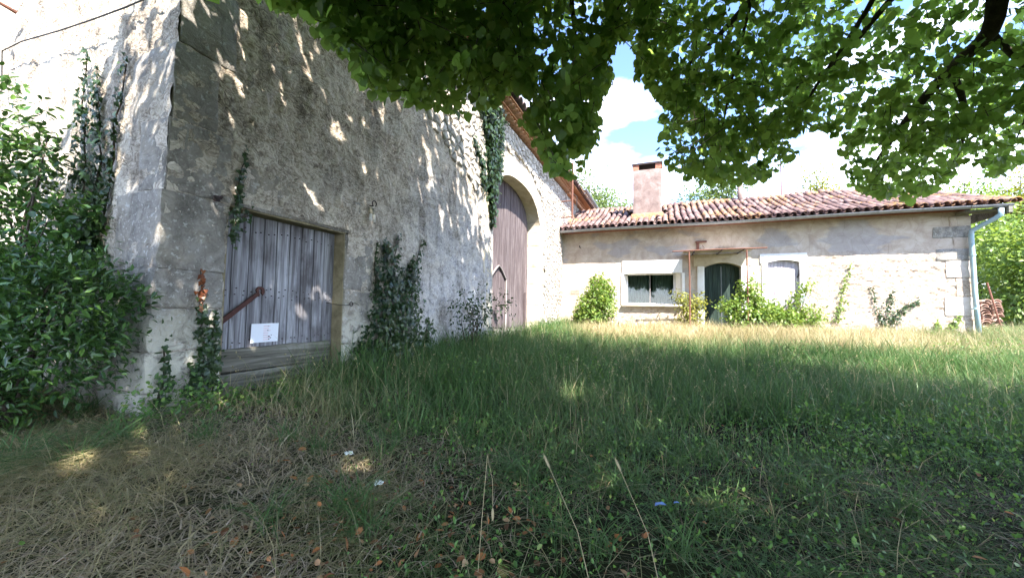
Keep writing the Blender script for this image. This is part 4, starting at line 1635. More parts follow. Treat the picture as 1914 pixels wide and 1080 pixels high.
def stems(name, base, tips, r0, mat, parent, bend=0.12, n=6, seg=5):
    mb = MB()
    for tp in tips:
        b, t = np.array(base, float), np.array(tp, float)
        b = b + np.array([random.uniform(-1, 1), random.uniform(-1, 1), 0]) * r0 * 2.0
        L = np.linalg.norm(t - b)
        off = rand_unit(1)[0] * L * bend
        pts = [b + (t - b) * s + off * math.sin(math.pi * s) for s in np.linspace(0, 1, seg)]
        mb.tube(pts, [r0 * (1 - 0.75 * s) for s in np.linspace(0, 1, seg)], n)
    return mb.build(name, mat, parent, True)


def local_frame(o):
    return lambda p: np.asarray(p, float) - np.array(o.location)


# clipped dark laurel in front of the gable
def shrub(name, label, cat, base, blobs, n, size, shape, mat, group=None, nst=7, r0=0.018, **kw):
    """blobs are given relative to the base"""
    root = empty(name, (base[0], base[1], float(ground_z(base[0], base[1]))))
    tag(root, label, cat, group)
    tips = [np.array(c) + rand_unit(1)[0] * np.array(r) * 0.6 for c, r in (blobs * 4)[:nst]]
    stems("stem", (0, 0, -0.05), tips, r0, MAT["twig"], root)
    leafy("foliage", blobs, n, size, shape, MAT[mat], root, **kw)
    return root


shrub("laurel_bush", "dense dark glossy laurel bush in front of the barn gable", "bush", (-3.10, 2.45),
      [((0.05, 0.0, 0.62), (0.62, 0.42, 0.55)), ((-0.75, 0.1, 0.65), (0.7, 0.5, 0.62)), ((0.28, -0.02, 0.80), (0.42, 0.36, 0.40)), ((-0.35, -0.1, 0.95), (0.5, 0.36, 0.32)), ((-1.3, 0.2, 0.8), (0.6, 0.5, 0.6)), ((-0.45, -0.28, 0.22), (0.85, 0.36, 0.30))],
      17000, 0.052, LANCE, "laurel", shell=0.45, spread=0.045, nst=10, r0=0.024, droop=0.05, up=0.9)
shrub("wild_shrub", "tall loose dark-leaved shrub climbing beside the laurel against the gable", "shrub", (-3.75, 2.95),
      [((-0.15, 0.0, 1.35), (0.40, 0.30, 0.75)), ((0.05, -0.05, 1.9), (0.26, 0.22, 0.45)), ((-0.35, 0, 1.9), (0.35, 0.28, 0.7)), ((0.35, -0.1, 1.2), (0.34, 0.26, 0.42)), ((0.42, -.1, 1.45), (0.2, 0.2, 0.22))],
      3000, 0.055, OVAL, "laurel", shell=0.3, spread=0.06, nst=9, r0=0.016)

# bushes by the house
h_at = lambda u, o: CORNER + RR * u - DD * o
b_ = h_at(1.35, 0.75)
shrub("round_bush", "rounded bright green bush by the house wall near the barn corner", "bush", b_,
      [((0, 0, 0.75), (0.62, 0.55, 0.72)), ((0.12, 0, 1.25), (0.42, 0.4, 0.48)), ((-0.25, 0, 0.5), (0.5, 0.5, 0.5)), ((0.05, 0, 1.6), (0.22, 0.2, 0.22))],
      5200, 0.085, OVAL, "bush", shell=0.6, spread=0.06)
b_ = h_at(5.75, 0.8)
shrub("door_shrub", "leafy green climbing shrub overgrowing the front door's right side", "shrub", b_,
      [((-0.2, 0, 0.75), (0.5, 0.35, 0.5)), ((0.25, 0.05, 0.6), (0.5, 0.35, 0.5)), ((-0.15, 0, 1.3), (0.32, 0.25, 0.35)), ((-0.75, -.05, 0.85), (0.38, 0.15, 0.16)), ((0.75, 0, 0.45), (0.5, 0.35, 0.38)), ((-0.5, 0, 0.4), (0.28, 0.25, 0.35))],
      4200, 0.085, OVAL, "bush", shell=0.45, spread=0.07)
b_ = h_at(6.45, 0.55)
arch_sh = shrub("arching_shrub", "feathery green shoots arching up across the grey shutter", "shrub", b_,
      [((0.0, 0, 0.4), (0.55, 0.25, 0.4)), ((0.75, 0, 0.55), (0.5, 0.25, 0.32)), ((0.3, 0, 0.95), (0.16, 0.12, 0.2)), ((0.45, 0, 1.2), (0.16, 0.1, 0.13)), ((0.62, 0, 1.38), (0.14, 0.1, 0.10)), ((0.78, 0, 1.5), (0.12, 0.08, 0.08)), ((0.55, 0, .78), (.3, .1, .1))],
      2300, 0.07, OVAL, "bush", shell=0.35, spread=0.06)
b_ = h_at(4.05, 0.55)
shrub("yellow_shrub", "thin yellow-green shrub between the picture window and the front door", "shrub", b_,
      [((0, 0, 0.8), (0.35, 0.25, 0.35)), ((0.3, 0, 0.95), (0.25, 0.2, 0.22)), ((-0.2, 0, 1.05), (0.2, 0.2, 0.18)), ((0.1, 0, 0.4), (0.4, 0.25, 0.35))],
      900, 0.08, OVAL, "yleaf", shell=0.3, spread=0.09)
b_ = CORNER + DD * (-7.75) + RR * 0.5
shrub("elder_sapling", "straggly sapling with thin bare twigs against the pale barn wall", "sapling", b_,
      [((0, 0, 0.5), (0.35, 0.3, 0.4)), ((0.25, 0.1, 0.85), (0.5, 0.35, 0.25)), ((-0.15, 0, 0.8), (0.3, 0.25, 0.3)), ((0.0, 0.5, 0.75), (0.3, 0.4, 0.25))],
      650, 0.05, OVAL, "ivy", shell=0.15, spread=0.1, nst=16, r0=0.011)


# ivy on walls: strands of (u, z) on a wall plane
def ivy_on_wall(name, label, to_world, strands, n_per_m, width, size, mat="ivy", cat="ivy", thick=0.05, bare=False):
    """strands: lists of (u, z, width); leaves lie on the wall, shingled, tips down"""
    allw = [to_world(u, 0.03, z) for s in strands for u, z, w in s]
    i0 = int(np.argmin([p[2] for p in allw]))
    base = np.array(allw[i0])
    root = empty(name, base)
    tag(root, label, cat)
    mb = MB()
    P, T, N = [], [], []
    nrm = np.array(to_world(0, 1, 0)) - np.array(to_world(0, 0, 0))
    for s in strands:
        pts = [np.array(to_world(u + random.uniform(-.01, .01), 0.025, z)) - base for u, z, w in s]
        fine = []
        for a, b in zip(pts[:-1], pts[1:]):
            for t in np.linspace(0, 1, 4)[:-1]:
                fine.append(a + (b - a) * t + rand_unit(1)[0] * 0.012)
        fine.append(pts[-1])
        mb.tube(fine, [0.009 * (1 - 0.6 * i / len(fine)) for i in range(len(fine))], 5)
        for (u0, z0, w0), (u1, z1, w1) in zip(s[:-1], s[1:]):
            L = math.hypot(u1 - u0, z1 - z0)
            k = max(1, int(L * n_per_m * (w0 + w1) / 2 / width))
            t = RNG.random(k)
            ww = w0 + (w1 - w0) * t
            uu = u0 + (u1 - u0) * t + RNG.normal(size=k) * ww * 0.5
            zz = z0 + (z1 - z0) * t + RNG.normal(size=k) * 0.05
            oo = 0.03 + RNG.random(k) ** 2 * thick * (0.4 + ww / width)
            P.append(np.array([to_world(a, b, c) for a, b, c in zip(uu, oo, zz)]) - base)
            T.append(np.tile([0, 0, -1.0], (k, 1)) + rand_unit(k) * 0.7)
            N.append(np.tile(nrm, (k, 1)) + rand_unit(k) * 0.55)
    mb.build("stem", MAT["twig"], root)
    P, T, N = map(np.concatenate, (P, T, N))
    link("leaves", leaf_mesh("leaves", P, T, N, size * (0.6 + 0.8 * RNG.random(len(P))), IVY), MAT[mat], root)
    return root


bw = lambda u, o, z: CORNER + DD * u + RR * o + np.array([0, 0, z])
gw = lambda s, o, z: CORNER + DD * (U_NEAR + 0.032 * z - o - 0.01) - RR * s + np.array([0, 0, z])
hw = lambda u, o, z: CORNER + RR * u - DD * o + np.array([0, 0, z])


def g_sz(x, y):
    p = gable_pt(x, y, 0.0)
    return float(-(p - CORNER) @ RR), float(p[2])


def px_strand(f, pts):
    return [(*f(x, y), w) for x, y, w in pts]


ivy_on_wall("ivy", "two thick ivy strands climbing the shaded gable corner above the laurel", gw,
            [px_strand(g_sz, [(165, 520, .12), (170, 400, .07), (165, 300, .04), (160, 200, .035), (162, 100, .02)]),
             px_strand(g_sz, [(185, 520, .14), (190, 400, .09), (195, 300, .045), (188, 200, .04), (180, 130, .015)]),
             px_strand(g_sz, [(215, 330, .03), (222, 230, .022), (236, 120, .015)]),
             px_strand(g_sz, [(190, 480, .1), (205, 420, .05), (215, 330, .03)])], 260, 0.05, 0.042)
ivy_on_wall("ivy.001", "ivy creeping over the lower corner stones left of the plank hatch", bw,
            [px_strand(barn_uz, [(375, 735, .07), (378, 660, .07), (372, 600, .045), (372, 560, .03)]),
             px_strand(barn_uz, [(395, 730, .05), (392, 650, .045), (398, 590, .02)]),
             px_strand(barn_uz, [(290, 760, .05), (303, 700, .03), (305, 650, .015)]),
             px_strand(barn_uz, [(350, 740, .08), (360, 690, .05)])], 330, 0.05, 0.036)
ivy_on_wall("ivy.002", "dry reddish ivy sprig on the corner stones beside the hatch", bw,
            [px_strand(barn_uz, [(371, 565, .012), (369, 540, .02), (372, 505, .008)])], 260, 0.02, 0.03, "ivy_red")
ivy_on_wall("ivy.003", "ivy trailing down the upper left corner of the plank hatch", bw,
            [px_strand(barn_uz, [(432, 445, .03), (434, 410, .045), (440, 380, .04), (446, 330, .02), (455, 290, .012)]),
             px_strand(barn_uz, [(445, 405, .02), (465, 402, .012)])], 330, 0.04, 0.034, thick=0.03)
ivy_on_wall("ivy.004", "dark bushy ivy clump at the foot of the barn right of the hatch", bw,
            [px_strand(barn_uz, [(690, 700, .5), (703, 640, .42), (714, 580, .32), (722, 520, .22), (715, 455, .04)]),
             px_strand(barn_uz, [(750, 690, .5), (748, 620, .36), (750, 560, .22), (765, 490, .05)]),
             px_strand(barn_uz, [(670, 700, .2), (675, 640, .12)]),
             px_strand(barn_uz, [(735, 540, .1), (735, 480, .03), (742, 440, .015)]),
             px_strand(barn_uz, [(700, 560, .06), (698, 500, .03), (703, 450, .012)]), px_strand(barn_uz, [(765, 560, .06), (772, 500, .03), (785, 450, .012)]), px_strand(barn_uz, [(790, 680, .25), (790, 640, .10), (800, 600, .03)])], 620, 0.2, 0.05, thick=0.16)
ivy_on_wall("ivy.005", "thick ivy curtain hanging from the eave down the left side of the arched gate", bw,
            [px_strand(barn_uz, [(917, 420, .05), (915, 370, .16), (912, 320, .20), (910, 260, .22), (903, 200, .35), (895, 150, .4)]),
             px_strand(barn_uz, [(900, 350, .1), (895, 300, .06), (885, 275, .05), (880, 255, .03)]),
             px_strand(barn_uz, [(925, 340, .12), (925, 270, .18), (922, 210, .3)])], 700, 0.2, 0.075, thick=0.12)
ivy_on_wall("ivy.006", "thin ivy trailing up the rough house wall right of the shutter", hw,
            [px_strand(house_uz, [(1560, 605, .16), (1572, 570, .12), (1575, 540, .09), (1590, 495, .05)])], 75, 0.08, 0.05, "bush")
ivy_on_wall("ivy.007", "sparse brownish ivy fanning out on the rough house wall near the downpipe", hw,
            [px_strand(house_uz, [(1650, 612, .12), (1640, 580, .07), (1632, 550, .05), (1625, 535, .03)]),
             px_strand(house_uz, [(1660, 612, .16), (1680, 580, .14), (1700, 570, .12), (1720, 560, .05)]),
             px_strand(house_uz, [(1655, 600, .14), (1660, 570, .12), (1668, 545, .04)])], 120, 0.1, 0.05, "ivy")
ivy_on_wall("ivy.008", "low green ivy at the foot of the house corner by the downpipe", hw,
            [px_strand(house_uz, [(1770, 622, .12), (1785, 600, .08), (1795, 590, .03)]), px_strand(house_uz, [(1750, 622, .1), (1752, 605, .05)])], 330, 0.1, 0.055, "bush")


# ------------------------------------------------------------------ the linden over the lawn
def build_linden():
    tx, ty = 3.0, -1.2
    g0 = float(ground_z(tx, ty))
    root = empty("linden_tree", (tx, ty, g0))
    tag(root, "big linden tree spreading its low leafy boughs over the lawn and the barn wall", "tree")
    base = np.array([tx, ty, g0])
    L = lambda p: np.asarray(p, float) - base
    tr = MB()
    tr.tube([(0, 0, -0.2), (0.02, 0, 0.15), (0.0, 0.02, 0.8), (-0.05, 0.05, 2.0), (-0.1, 0.1, 3.4), (-0.2, 0.2, 5.2), (-0.3, 0.3, 7.0)], [0.46, 0.36, 0.29, 0.26, 0.22, 0.14, 0.05], 14)
    tr.build("trunk", MAT["bark"], root, True)

    limb_paths = [
        ([(2.95, -1.1, 2.4), tuple(at(2080, -260, 2.3)), tuple(at(1885, -60, 2.9)), tuple(at(1850, 60, 3.2)), tuple(at(1775, 130, 3.6)), tuple(at(1690, 230, 4.1)), tuple(at(1640, 300, 4.6))], 0.10),
        ([tuple(at(1775, 130, 3.6)), tuple(at(1800, 190, 3.8)), tuple(at(1800, 260, 4.1)), tuple(at(1780, 310, 4.5))], 0.035),
        ([tuple(at(1885, -60, 2.9)), tuple(at(1700, -30, 3.3)), tuple(at(1560, 120, 4.0)), tuple(at(1440, 190, 4.6)), tuple(at(1330, 240, 5.0))], 0.035),
        ([(2.9, -1.1, 3.0), tuple(at(1750, -420, 2.6)), tuple(at(1520, -120, 3.2)), tuple(at(1405, 0, 3.6)), tuple(at(1320, 90, 4.0)), tuple(at(1230, 170, 4.5))], 0.06),
        ([(2.85, -1.05, 3.2), tuple(at(1500, -600, 2.4)), tuple(at(1250, -260, 2.7)), tuple(at(1080, -60, 3.0)), tuple(at(1075, 80, 3.1)), tuple(at(1065, 230, 3.2))], 0.045),
        ([tuple(at(1250, -260, 2.7)), tuple(at(900, -160, 2.6)), tuple(at(700, -40, 2.6)), tuple(at(720, 60, 2.8)), tuple(at(790, 130, 3.1))], 0.03),
        ([tuple(at(1405, 0, 3.6)), tuple(at(1370, 140, 3.9)), tuple(at(1345, 260, 4.2)), tuple(at(1320, 320, 4.3))], 0.018),
        ([tuple(at(1850, 60, 3.2)), tuple(at(1930, 160, 3.6)), tuple(at(1900, 260, 4.2))], 0.03),
        ([tuple(at(1690, -120, 3.2)), tuple(at(1620, 20, 3.5)), tuple(at(1520, 170, 4.0)), tuple(at(1480, 250, 4.4))], 0.03),
        ([tuple(at(1320, 90, 4.0)), tuple(at(1280, 180, 4.2)), tuple(at(1300, 290, 4.3))], 0.014),
        ([tuple(at(1250, -260, 2.7)), tuple(at(1180, -60, 2.9)), tuple(at(1140, 60, 3.0)), tuple(at(1090, 160, 3.0))], 0.016),
        ([tuple(at(900, -160, 2.6)), tuple(at(940, 0, 2.9)), tuple(at(900, 120, 3.2))], 0.014),
        ([(2.9, -1.1, 3.8), (0.6, -0.6, 5.0), (-1.6, 0.5, 5.2), (-2.3, 1.4, 4.7)], 0.09),
        ([(2.85, -1.0, 4.5), (3.4, 1.6, 5.6), (3.2, 4.2, 5.6), (3.0, 5.6, 4.8)], 0.09),
        ([(2.9, -1.1, 3.6), (5.6, 0.4, 4.6), (7.6, 1.0, 4.6)], 0.09),
        ([(2.9, -1.2, 3.6), (3.4, -3.6, 5.0), (3.4, -5.6, 5.0)], 0.09),
    ]
    for pts, r0 in limb_paths:
        P = [L(p) for p in pts]
        fine = []
        for i in range(len(P) - 1):
            for t in np.linspace(0, 1, 5)[:-1]:
                p_1 = P[max(i - 1, 0)]
                p2 = P[min(i + 2, len(P) - 1)]
                a, b = P[i], P[i + 1]
                fine.append(0.5 * ((2 * a) + (-p_1 + b) * t + (2 * p_1 - 5 * a + 4 * b - p2) * t * t + (-p_1 + 3 * a - 3 * b + p2) * t ** 3))
        fine.append(P[-1])
        MB().tube(fine, [r0 * (1 - 0.8 * i / (len(fine) - 1)) for i in range(len(fine))], 8).build("branch", MAT["bark"], root, True)

    # crown gaps carved along sun rays to place sun patches on gable, wall, lawn
    edge = np.array([g_sz(*p) for p in ((155, -40), (128, 20), (112, 110), (88, 190), (55, 260))])
    edge = edge[np.argsort(edge[:, 1])]
    spots = [(np.array(at(x, y, dd)), r) for x, y, dd, r in ((205, 930, 2.05, .07), (662, 875, 2.25, .07), (940, 1035, 1.6, .055), (1062, 745, 4.3, .13), (920, 640, 7.2, .1))]
    for x, y, r in ((598, 480, .035), (612, 500, .04), (585, 355, .04), (605, 405, .04), (380, 555, .05), (690, 400, .03), (575, 480, .03), (720, 400, .04), (560, 520, .02), (800, 330, .05), (830, 420, .05), (640, 250, .05)):
        u_, z_ = barn_uz(x, y)
        spots.append((CORNER + DD * u_ + np.array([0, 0, z_]), r))

    def sun_ok(P):
        nrm = -DD
        p0 = CORNER + DD * (U_NEAR + 0.06)
        t = ((P - p0) @ nrm) / (SUN @ nrm)
        q = P - SUN * t[:, None]
        sz_ = -(q - CORNER) @ RR
        lim = np.interp(q[:, 2], edge[:, 1], edge[:, 0])
        ok = ~((sz_ > lim) & (q[:, 2] > 1.5) & (t > 0))
        for c, r in spots:
            d_ = P - c
            al = d_ @ SUN
            ok &= ~((np.linalg.norm(d_ - al[:, None] * SUN, axis=1) < r + 0.055) & (al > 0.3))
        return ok

    # ---- visible lower fringe: hanging sprays
    low = np.array([(470, -20), (520, 14), (560, 20), (600, 70), (645, 95), (690, 175), (760, 190), (830, 205), (880, 215), (935, 190), (965, 185), (985, 262), (1010, 285), (1035, 325),
                    (1070, 330), (1105, 285), (1150, 175), (1185, 190), (1210, 235), (1240, 305), (1300, 340), (1345, 352), (1430, 330), (1500, 290), (1560, 270), (1590, 345), (1640, 370), (1700, 372), (1755, 355), (1800, 300), (1860, 330), (1925, 300)], float)

    def allowed(P):
        x, y, z = project(P)
        inf = (z > 0.2) & (x > -150) & (x < 2080) & (y > -60)
        lim = np.interp(x, low[:, 0], low[:, 1], left=-60, right=300)
        ok = y < lim
        gap = ((x - 1178) / 62) ** 2 + ((y - 215) / 70) ** 2 < 1
        gap |= ((x - 1165) / 26) ** 2 + ((y - 115) / 40) ** 2 < 1
        gap |= ((x - 965) / 26) ** 2 + ((y - 190) / 24) ** 2 < 1
        gap |= ((x - 1520) / 48) ** 2 + ((y - 262) / 22) ** 2 < 1
        return (~inf) | (ok & ~gap)

    def off_wall(P):
        o = (P - CORNER) @ RR
        return o > 0.25

    # sprays given by where they hang; depth grows to the right
    S = []
    for k in range(5200):
        x = RNG.uniform(430, 2050)
        lim = float(np.interp(x, low[:, 0], low[:, 1], left=-60, right=300))
        y = lim - abs(RNG.normal()) * 150 if RNG.random() < 0.55 else RNG.uniform(-160, lim)
        near = np.interp(x, [430, 800, 1100, 1500, 1914], [2.1, 2.3, 2.3, 3.2, 3.0])
        far = np.interp(x, [430, 800, 1100, 1500, 1914], [2.9, 3.6, 3.8, 5.4, 5.6])
        if y > lim - 60 and RNG.random() < 0.35:
            continue
        dpt = RNG.uniform(near, far)
        S.append(at(x, y, dpt))
    S = np.array(S)
    S = S[allowed(S) & off_wall(S)]
    S = S[:2050]
    tw = MB()
    P, T, N = [], [], []
    for s in S:
        dirn = norm(np.array([RNG.normal() * 0.7, RNG.normal() * 0.7, -0.45]))
        ln = RNG.uniform(0.16, 0.36)
        nl = int(RNG.integers(11, 19))
        t = np.linspace(0, 1, nl)
        side = norm(np.cross(dirn, [0, 0, 1.0]) + 1e-6)
        pts = s + np.outer(t - 0.6, dirn) * ln
        sgn = np.where(np.arange(nl) % 2 == 0, 1, -1)[:, None]
        pp = pts + sgn * side * 0.028 + RNG.normal(size=(nl, 3)) * 0.022 + np.array([0, 0, -0.015])
        P.append(pp)
        T.append(sgn * side * 0.45 + dirn * 0.35 + np.array([0, 0, -0.85]) + RNG.normal(size=(nl, 3)) * 0.3)
        N.append(np.array([0, -0.6, 0.4]) + RNG.normal(size=(nl, 3)) * 0.55)
        if allowed(pts[[0, -1]]).all():
          tw.tube([L(pts[0]), L(pts[nl // 2]), L(pts[-1])], [0.0035, 0.0025, 0.0012], 4, False)
    P, T, N = map(np.concatenate, (P, T, N))
    k = allowed(P) & off_wall(P) & sun_ok(P)
    P, T, N = P[k], T[k], N[k]
    tw.build("twigs", MAT["bark"], root)
    crown1 = link("leaves", leaf_mesh("leaves", L(P), T, N, 0.057 * (0.5 + 0.8 * RNG.random(len(P))), LINDEN), MAT["linden"], root)
    tag(crown1, kind="stuff")

    # ---- the body of the crown above and behind
    cc, rr = np.array([2.2, 0.2, 4.6]), np.array([6.0, 5.8, 2.9])
    n = 4000
    d = rand_unit(n)
    rad = (0.25 + 0.75 * RNG.random(n) ** 0.6)
    Q = cc + d * rr * rad[:, None]
    bulge = 1 + 0.10 * np.sin(d[:, 0] * 5 + 1) + 0.08 * np.sin(d[:, 1] * 7)
    Q = cc + (Q - cc) * bulge[:, None]
    d2 = rand_unit(320)  # extra unseen crown lobe, added to keep the sun off the barn wall
    Q = np.concatenate([Q, np.array([0.3, 3.0, 6.3]) + d2 * np.array([1.9, 2.0, 0.8]) * RNG.random((320, 1)) ** 0.4])
    Q = Q[(Q[:, 2] > 2.5)]
    sprig = 10
    P = np.repeat(Q, sprig, 0) + RNG.normal(size=(len(Q) * sprig, 3)) * 0.17
    k = allowed(P) & off_wall(P) & (P[:, 2] > 2.3) & sun_ok(P)
    # keep the room round the camera clear
    k &= ((P - EYE) ** 2).sum(1) > 1.7 ** 2
    P = P[k]
    x, y, z = project(P)
    seen = (z > 0) & (x > -50) & (x < 2010) & (y > -60)
    lim_ = np.interp(x, low[:, 0], low[:, 1], left=-60, right=300)
    P = P[~(seen & ((z < 3.3) | (y > lim_ - 70) | (RNG.random(len(P)) < np.where(x > 900, 0.25, 0.7))))]
    T = rand_unit(len(P)) * 0.8 + np.array([0, 0, -0.6])
    N = rand_unit(len(P)) * 0.7 + np.array([0, 0, 0.9])
    x, y, z = project(P)
    vis = (z > 0) & (x > -100) & (x < 2010) & (y > -60)
    sz = np.where(vis, 0.08, 0.15) * (0.7 + 0.6 * RNG.random(len(P)))
    o = link("crown", leaf_mesh("crown", L(P), T, N, sz, LINDEN_FAR), MAT["linden"], root)
    print("linden leaves", len(P), "visible", vis.sum(), "sprays", len(S))


build_linden()


# ------------------------------------------------------------------ trees beyond
def far_tree(name, label, base, h, blobs, n, size, mat, group, trunk_r=0.14, shell=0.35, sprig=7, spread=0.35, shape=RHOMB):
    z0 = float(ground_z(base[0], base[1]))
    root = empty(name, (base[0], base[1], z0))
    tag(root, label, "tree", group)
    mb = MB()
    mb.tube([(0, 0, -0.2), (0.05, 0, h * 0.3), (-0.03, 0.05, h * 0.6), (0.05, 0, h * 0.92)], [trunk_r * 1.2, trunk_r, trunk_r * 0.6, trunk_r * 0.15], 8)
    tk = mb.build("trunk", MAT["bark"], root, True)
    for c, r in blobs:
        a = np.array([0, 0, min(h * 0.35, c[2] * 0.5)])
        b = np.array(c)
        MB().tube([a, (a + b) / 2 + rand_unit(1)[0] * 0.15, b], [trunk_r * 0.45, trunk_r * 0.28, trunk_r * 0.1], 6).build("limb", MAT["bark"], root, True)
    leafy("crown", blobs, n, size, shape, MAT[mat], root, shell=shell, sprig=sprig, spread=spread)
    return root


GT = "trees beyond the house"


def tree_at(x, y_top, depth, z_low, w_px, n, size, mat, label, lobes=6, group=GT, shell=0.35):
    p = at(x, y_top, depth)
    h = p[2] - 0.3
    hw_ = w_px / 2 / F_PX * depth
    blobs = []
    for k in range(lobes):
        a = RNG.uniform(0, 2 * math.pi)
        rr = RNG.uniform(0.0, 0.6) * hw_
        zz = z_low + (h - z_low) * (0.3 + 0.55 * RNG.random())
        s = hw_ * RNG.uniform(0.40, 0.62)
        blobs.append(((rr * math.cos(a), rr * math.sin(a), zz), (s, s, min(s * 0.9, (h - zz)))))
    blobs.append(((0, 0, z_low + (h - z_low) * 0.55), (hw_ * 0.55, hw_ * 0.55, (h - z_low) * 0.45)))
    return far_tree("broadleaf_tree", label, (p[0], p[1]), h, blobs, n, size, mat, group)


tree_at(1100, 296, 34, 4.0, 120, 5500, 0.24, "farleaf", "airy pale green tree showing between the barn eave and the chimney", 7, shell=0.1)
tree_at(1150, 352, 40, 3.0, 100, 4500, 0.28, "farleaf", "low pale tree behind the roof just left of the chimney", 5)
tree_at(1330, 308, 30, 2.0, 150, 10000, 0.24, "farleaf", "pale green tree behind the house roof right of the chimney", 7)
tree_at(1525, 305, 30, 2.5, 120, 8000, 0.24, "yleaf", "yellowing tree top peeping over the middle of the house roof", 6)
tree_at(1660, 318, 34, 2.0, 130, 8000, 0.26, "farleaf", "green tree top behind the drooping linden bough over the roof", 6)
tree_at(1800, 315, 27, 1.0, 190, 12000, 0.22, "bush", "broad bright green tree beyond the house's free end", 8)
tree_at(1905, 305, 30, 1.0, 120, 9000, 0.26, "yleaf", "pale yellow-green tree behind the bushes at the photo's right edge", 6)
GB = "bushes beyond the downpipe"
for (x, y, dpt, w, n, lab, mt) in ((1880, 370, 17, 150, 7500, "tall bright green bush right behind the downpipe", "bush"), (1960, 400, 14, 190, 7500, "big leafy bush cut by the photo's right edge", "bush"),
                                   (1850, 470, 19, 110, 3500, "darker bush low behind the tile stack", "farleaf")):
    p = at(x, y, dpt)
    hw_ = w / 2 / F_PX * dpt
    h = p[2] - 0.3
    bl = [((RNG.uniform(-.5, .5) * hw_, RNG.uniform(-.4, .4) * hw_, h * f), (hw_ * 0.6, hw_ * 0.6, h * 0.3)) for f in (0.25, 0.35, 0.45, 0.55, 0.68, 0.72)]
    shrub("wild_bush", lab, "bush", (p[0], p[1]), bl, n, 0.15, OVAL, mt, GB, spread=0.16, shell=0.5, nst=9, r0=0.04)

# terracotta tiles stacked by the house end, and a leaning iron bar
p = at(1838, 575, 12.2)
gz = float(ground_z(p[0], p[1]))
st = empty("tile_stack", (p[0], p[1], gz), house_rot)
tag(st, "stack of pink clay roof tiles standing just past the downpipe", "tile stack")
me_st = half_tile(0.11, 0.09, 0.42, 0.016, 6)
me_st.materials.append(MAT["pinkclay"])
for k in range(15):
    for j in range(3):
        ob = bpy.data.objects.new("roof_tile", me_st)
        COL.objects.link(ob)
        ob.parent = st
        ob.location = (-0.30 + 0.25 * j + random.uniform(-.04, .04), -0.2 + random.uniform(-.06, .06), 0.01 + 0.075 * k)
        ob.rotation_euler = (0, random.uniform(-.08, .08), math.pi / 2 + random.uniform(-.25, .25))
p0_, p1_ = at(1845, 528, 11.3), at(1876, 590, 10.9)
z0_ = float(ground_z(p1_[0], p1_[1]))
pole = empty("leaning_bar", (p1_[0], p1_[1], z0_))
tag(pole, "thin rusty bar leaning against the clay tile stack", "bar")
b1 = np.array(p1_)
b1[2] = z0_
MB().tube([(0, 0, 0), tuple(p0_ - b1)], 0.022, 6).build("rod", MAT["rust"], pole)


# ------------------------------------------------------------------ grass and ground cover
def blades(P, h, az, leanf, width, seg=3):
    """curved tapering blades; returns V, F"""
    n = len(P)
    s = np.linspace(0, 1, seg + 1)
    d = np.stack([np.cos(az), np.sin(az), np.zeros(n)], -1)
    side = np.stack([-np.sin(az), np.cos(az), np.zeros(n)], -1)
    tw = RNG.normal(size=n)[:, None] * 0.5
    side = side * np.cos(tw) + d * np.sin(tw)
    V = np.zeros((n, 2 * seg + 1, 3))
    for i, t in enumerate(s):
        c = P + d * (h * leanf * t ** 1.8)[:, None]
        c[:, 2] += h * t * (1 - 0.42 * np.minimum(leanf, 1.6) * t)
        if i < seg:
            w = (width * (1 - 0.75 * t))[:, None]
            V[:, 2 * i] = c - side * w
            V[:, 2 * i + 1] = c + side * w
        else:
            V[:, 2 * i] = c
    f = []
    for i in range(seg - 1):
        a = 2 * i
        f += [(a, a + 1, a + 3), (a, a + 3, a + 2)]
    a = 2 * (seg - 1)
    f.append((a, a + 1, a + 2))
    F = (np.array(f)[None] + (np.arange(n) * (2 * seg + 1))[:, None, None]).reshape(-1, 3)
    return V.reshape(-1, 3), F


def lawn_ok(X, Y):
    o = (X - CORNER[0]) * RR[0] + (Y - CORNER[1]) * RR[1]
    u = (X - CORNER[0]) * DD[0] + (Y - CORNER[1]) * DD[1]
    in_barn = (o < 0.06) & (u > U_NEAR - 0.02)
    in_house = (u > -0.06) & (o > -0.1) & (o < HL + 0.1)
    view = (np.abs(X) < 1.75 * Y + 1.2)
    return ~in_barn & ~in_house & view


def dry_field(X, Y):
    o = (X - CORNER[0]) * RR[0] + (Y - CORNER[1]) * RR[1]
    u = (X - CORNER[0]) * DD[0] + (Y - CORNER[1]) * DD[1]
    d = 0.15 + 0.50 * (fbm(X * 0.8, Y * 0.8, 21, 3) - 0.5)
    d = d + 0.80 * smooth(0.1, -1.5, X + 0.35 * (Y - 2)) * smooth(4.2, 2.2, Y)
    d = d + 0.62 * smooth(-4.6, -2.6, u + 0.8 * (fbm(X, Y, 31, 2) - 0.5)) * smooth(0.2, 1.5, o) * smooth(11.5, 7.5, o)
    d = d + 0.25 * smooth(9.0, 10.5, o) * smooth(-5, -2, u)
    return d


def scatter(n, y0, y1, power=1.0):
    out = []
    while sum(map(len, out)) < n:
        Y = y0 + (y1 - y0) * RNG.random(n) ** power
        X = (RNG.random(n) * 2 - 1) * (1.75 * Y + 1.2)
        k = lawn_ok(X, Y) & (X < 17)
        out.append(np.stack([X[k], Y[k]], -1))
    return np.concatenate(out)[:n]


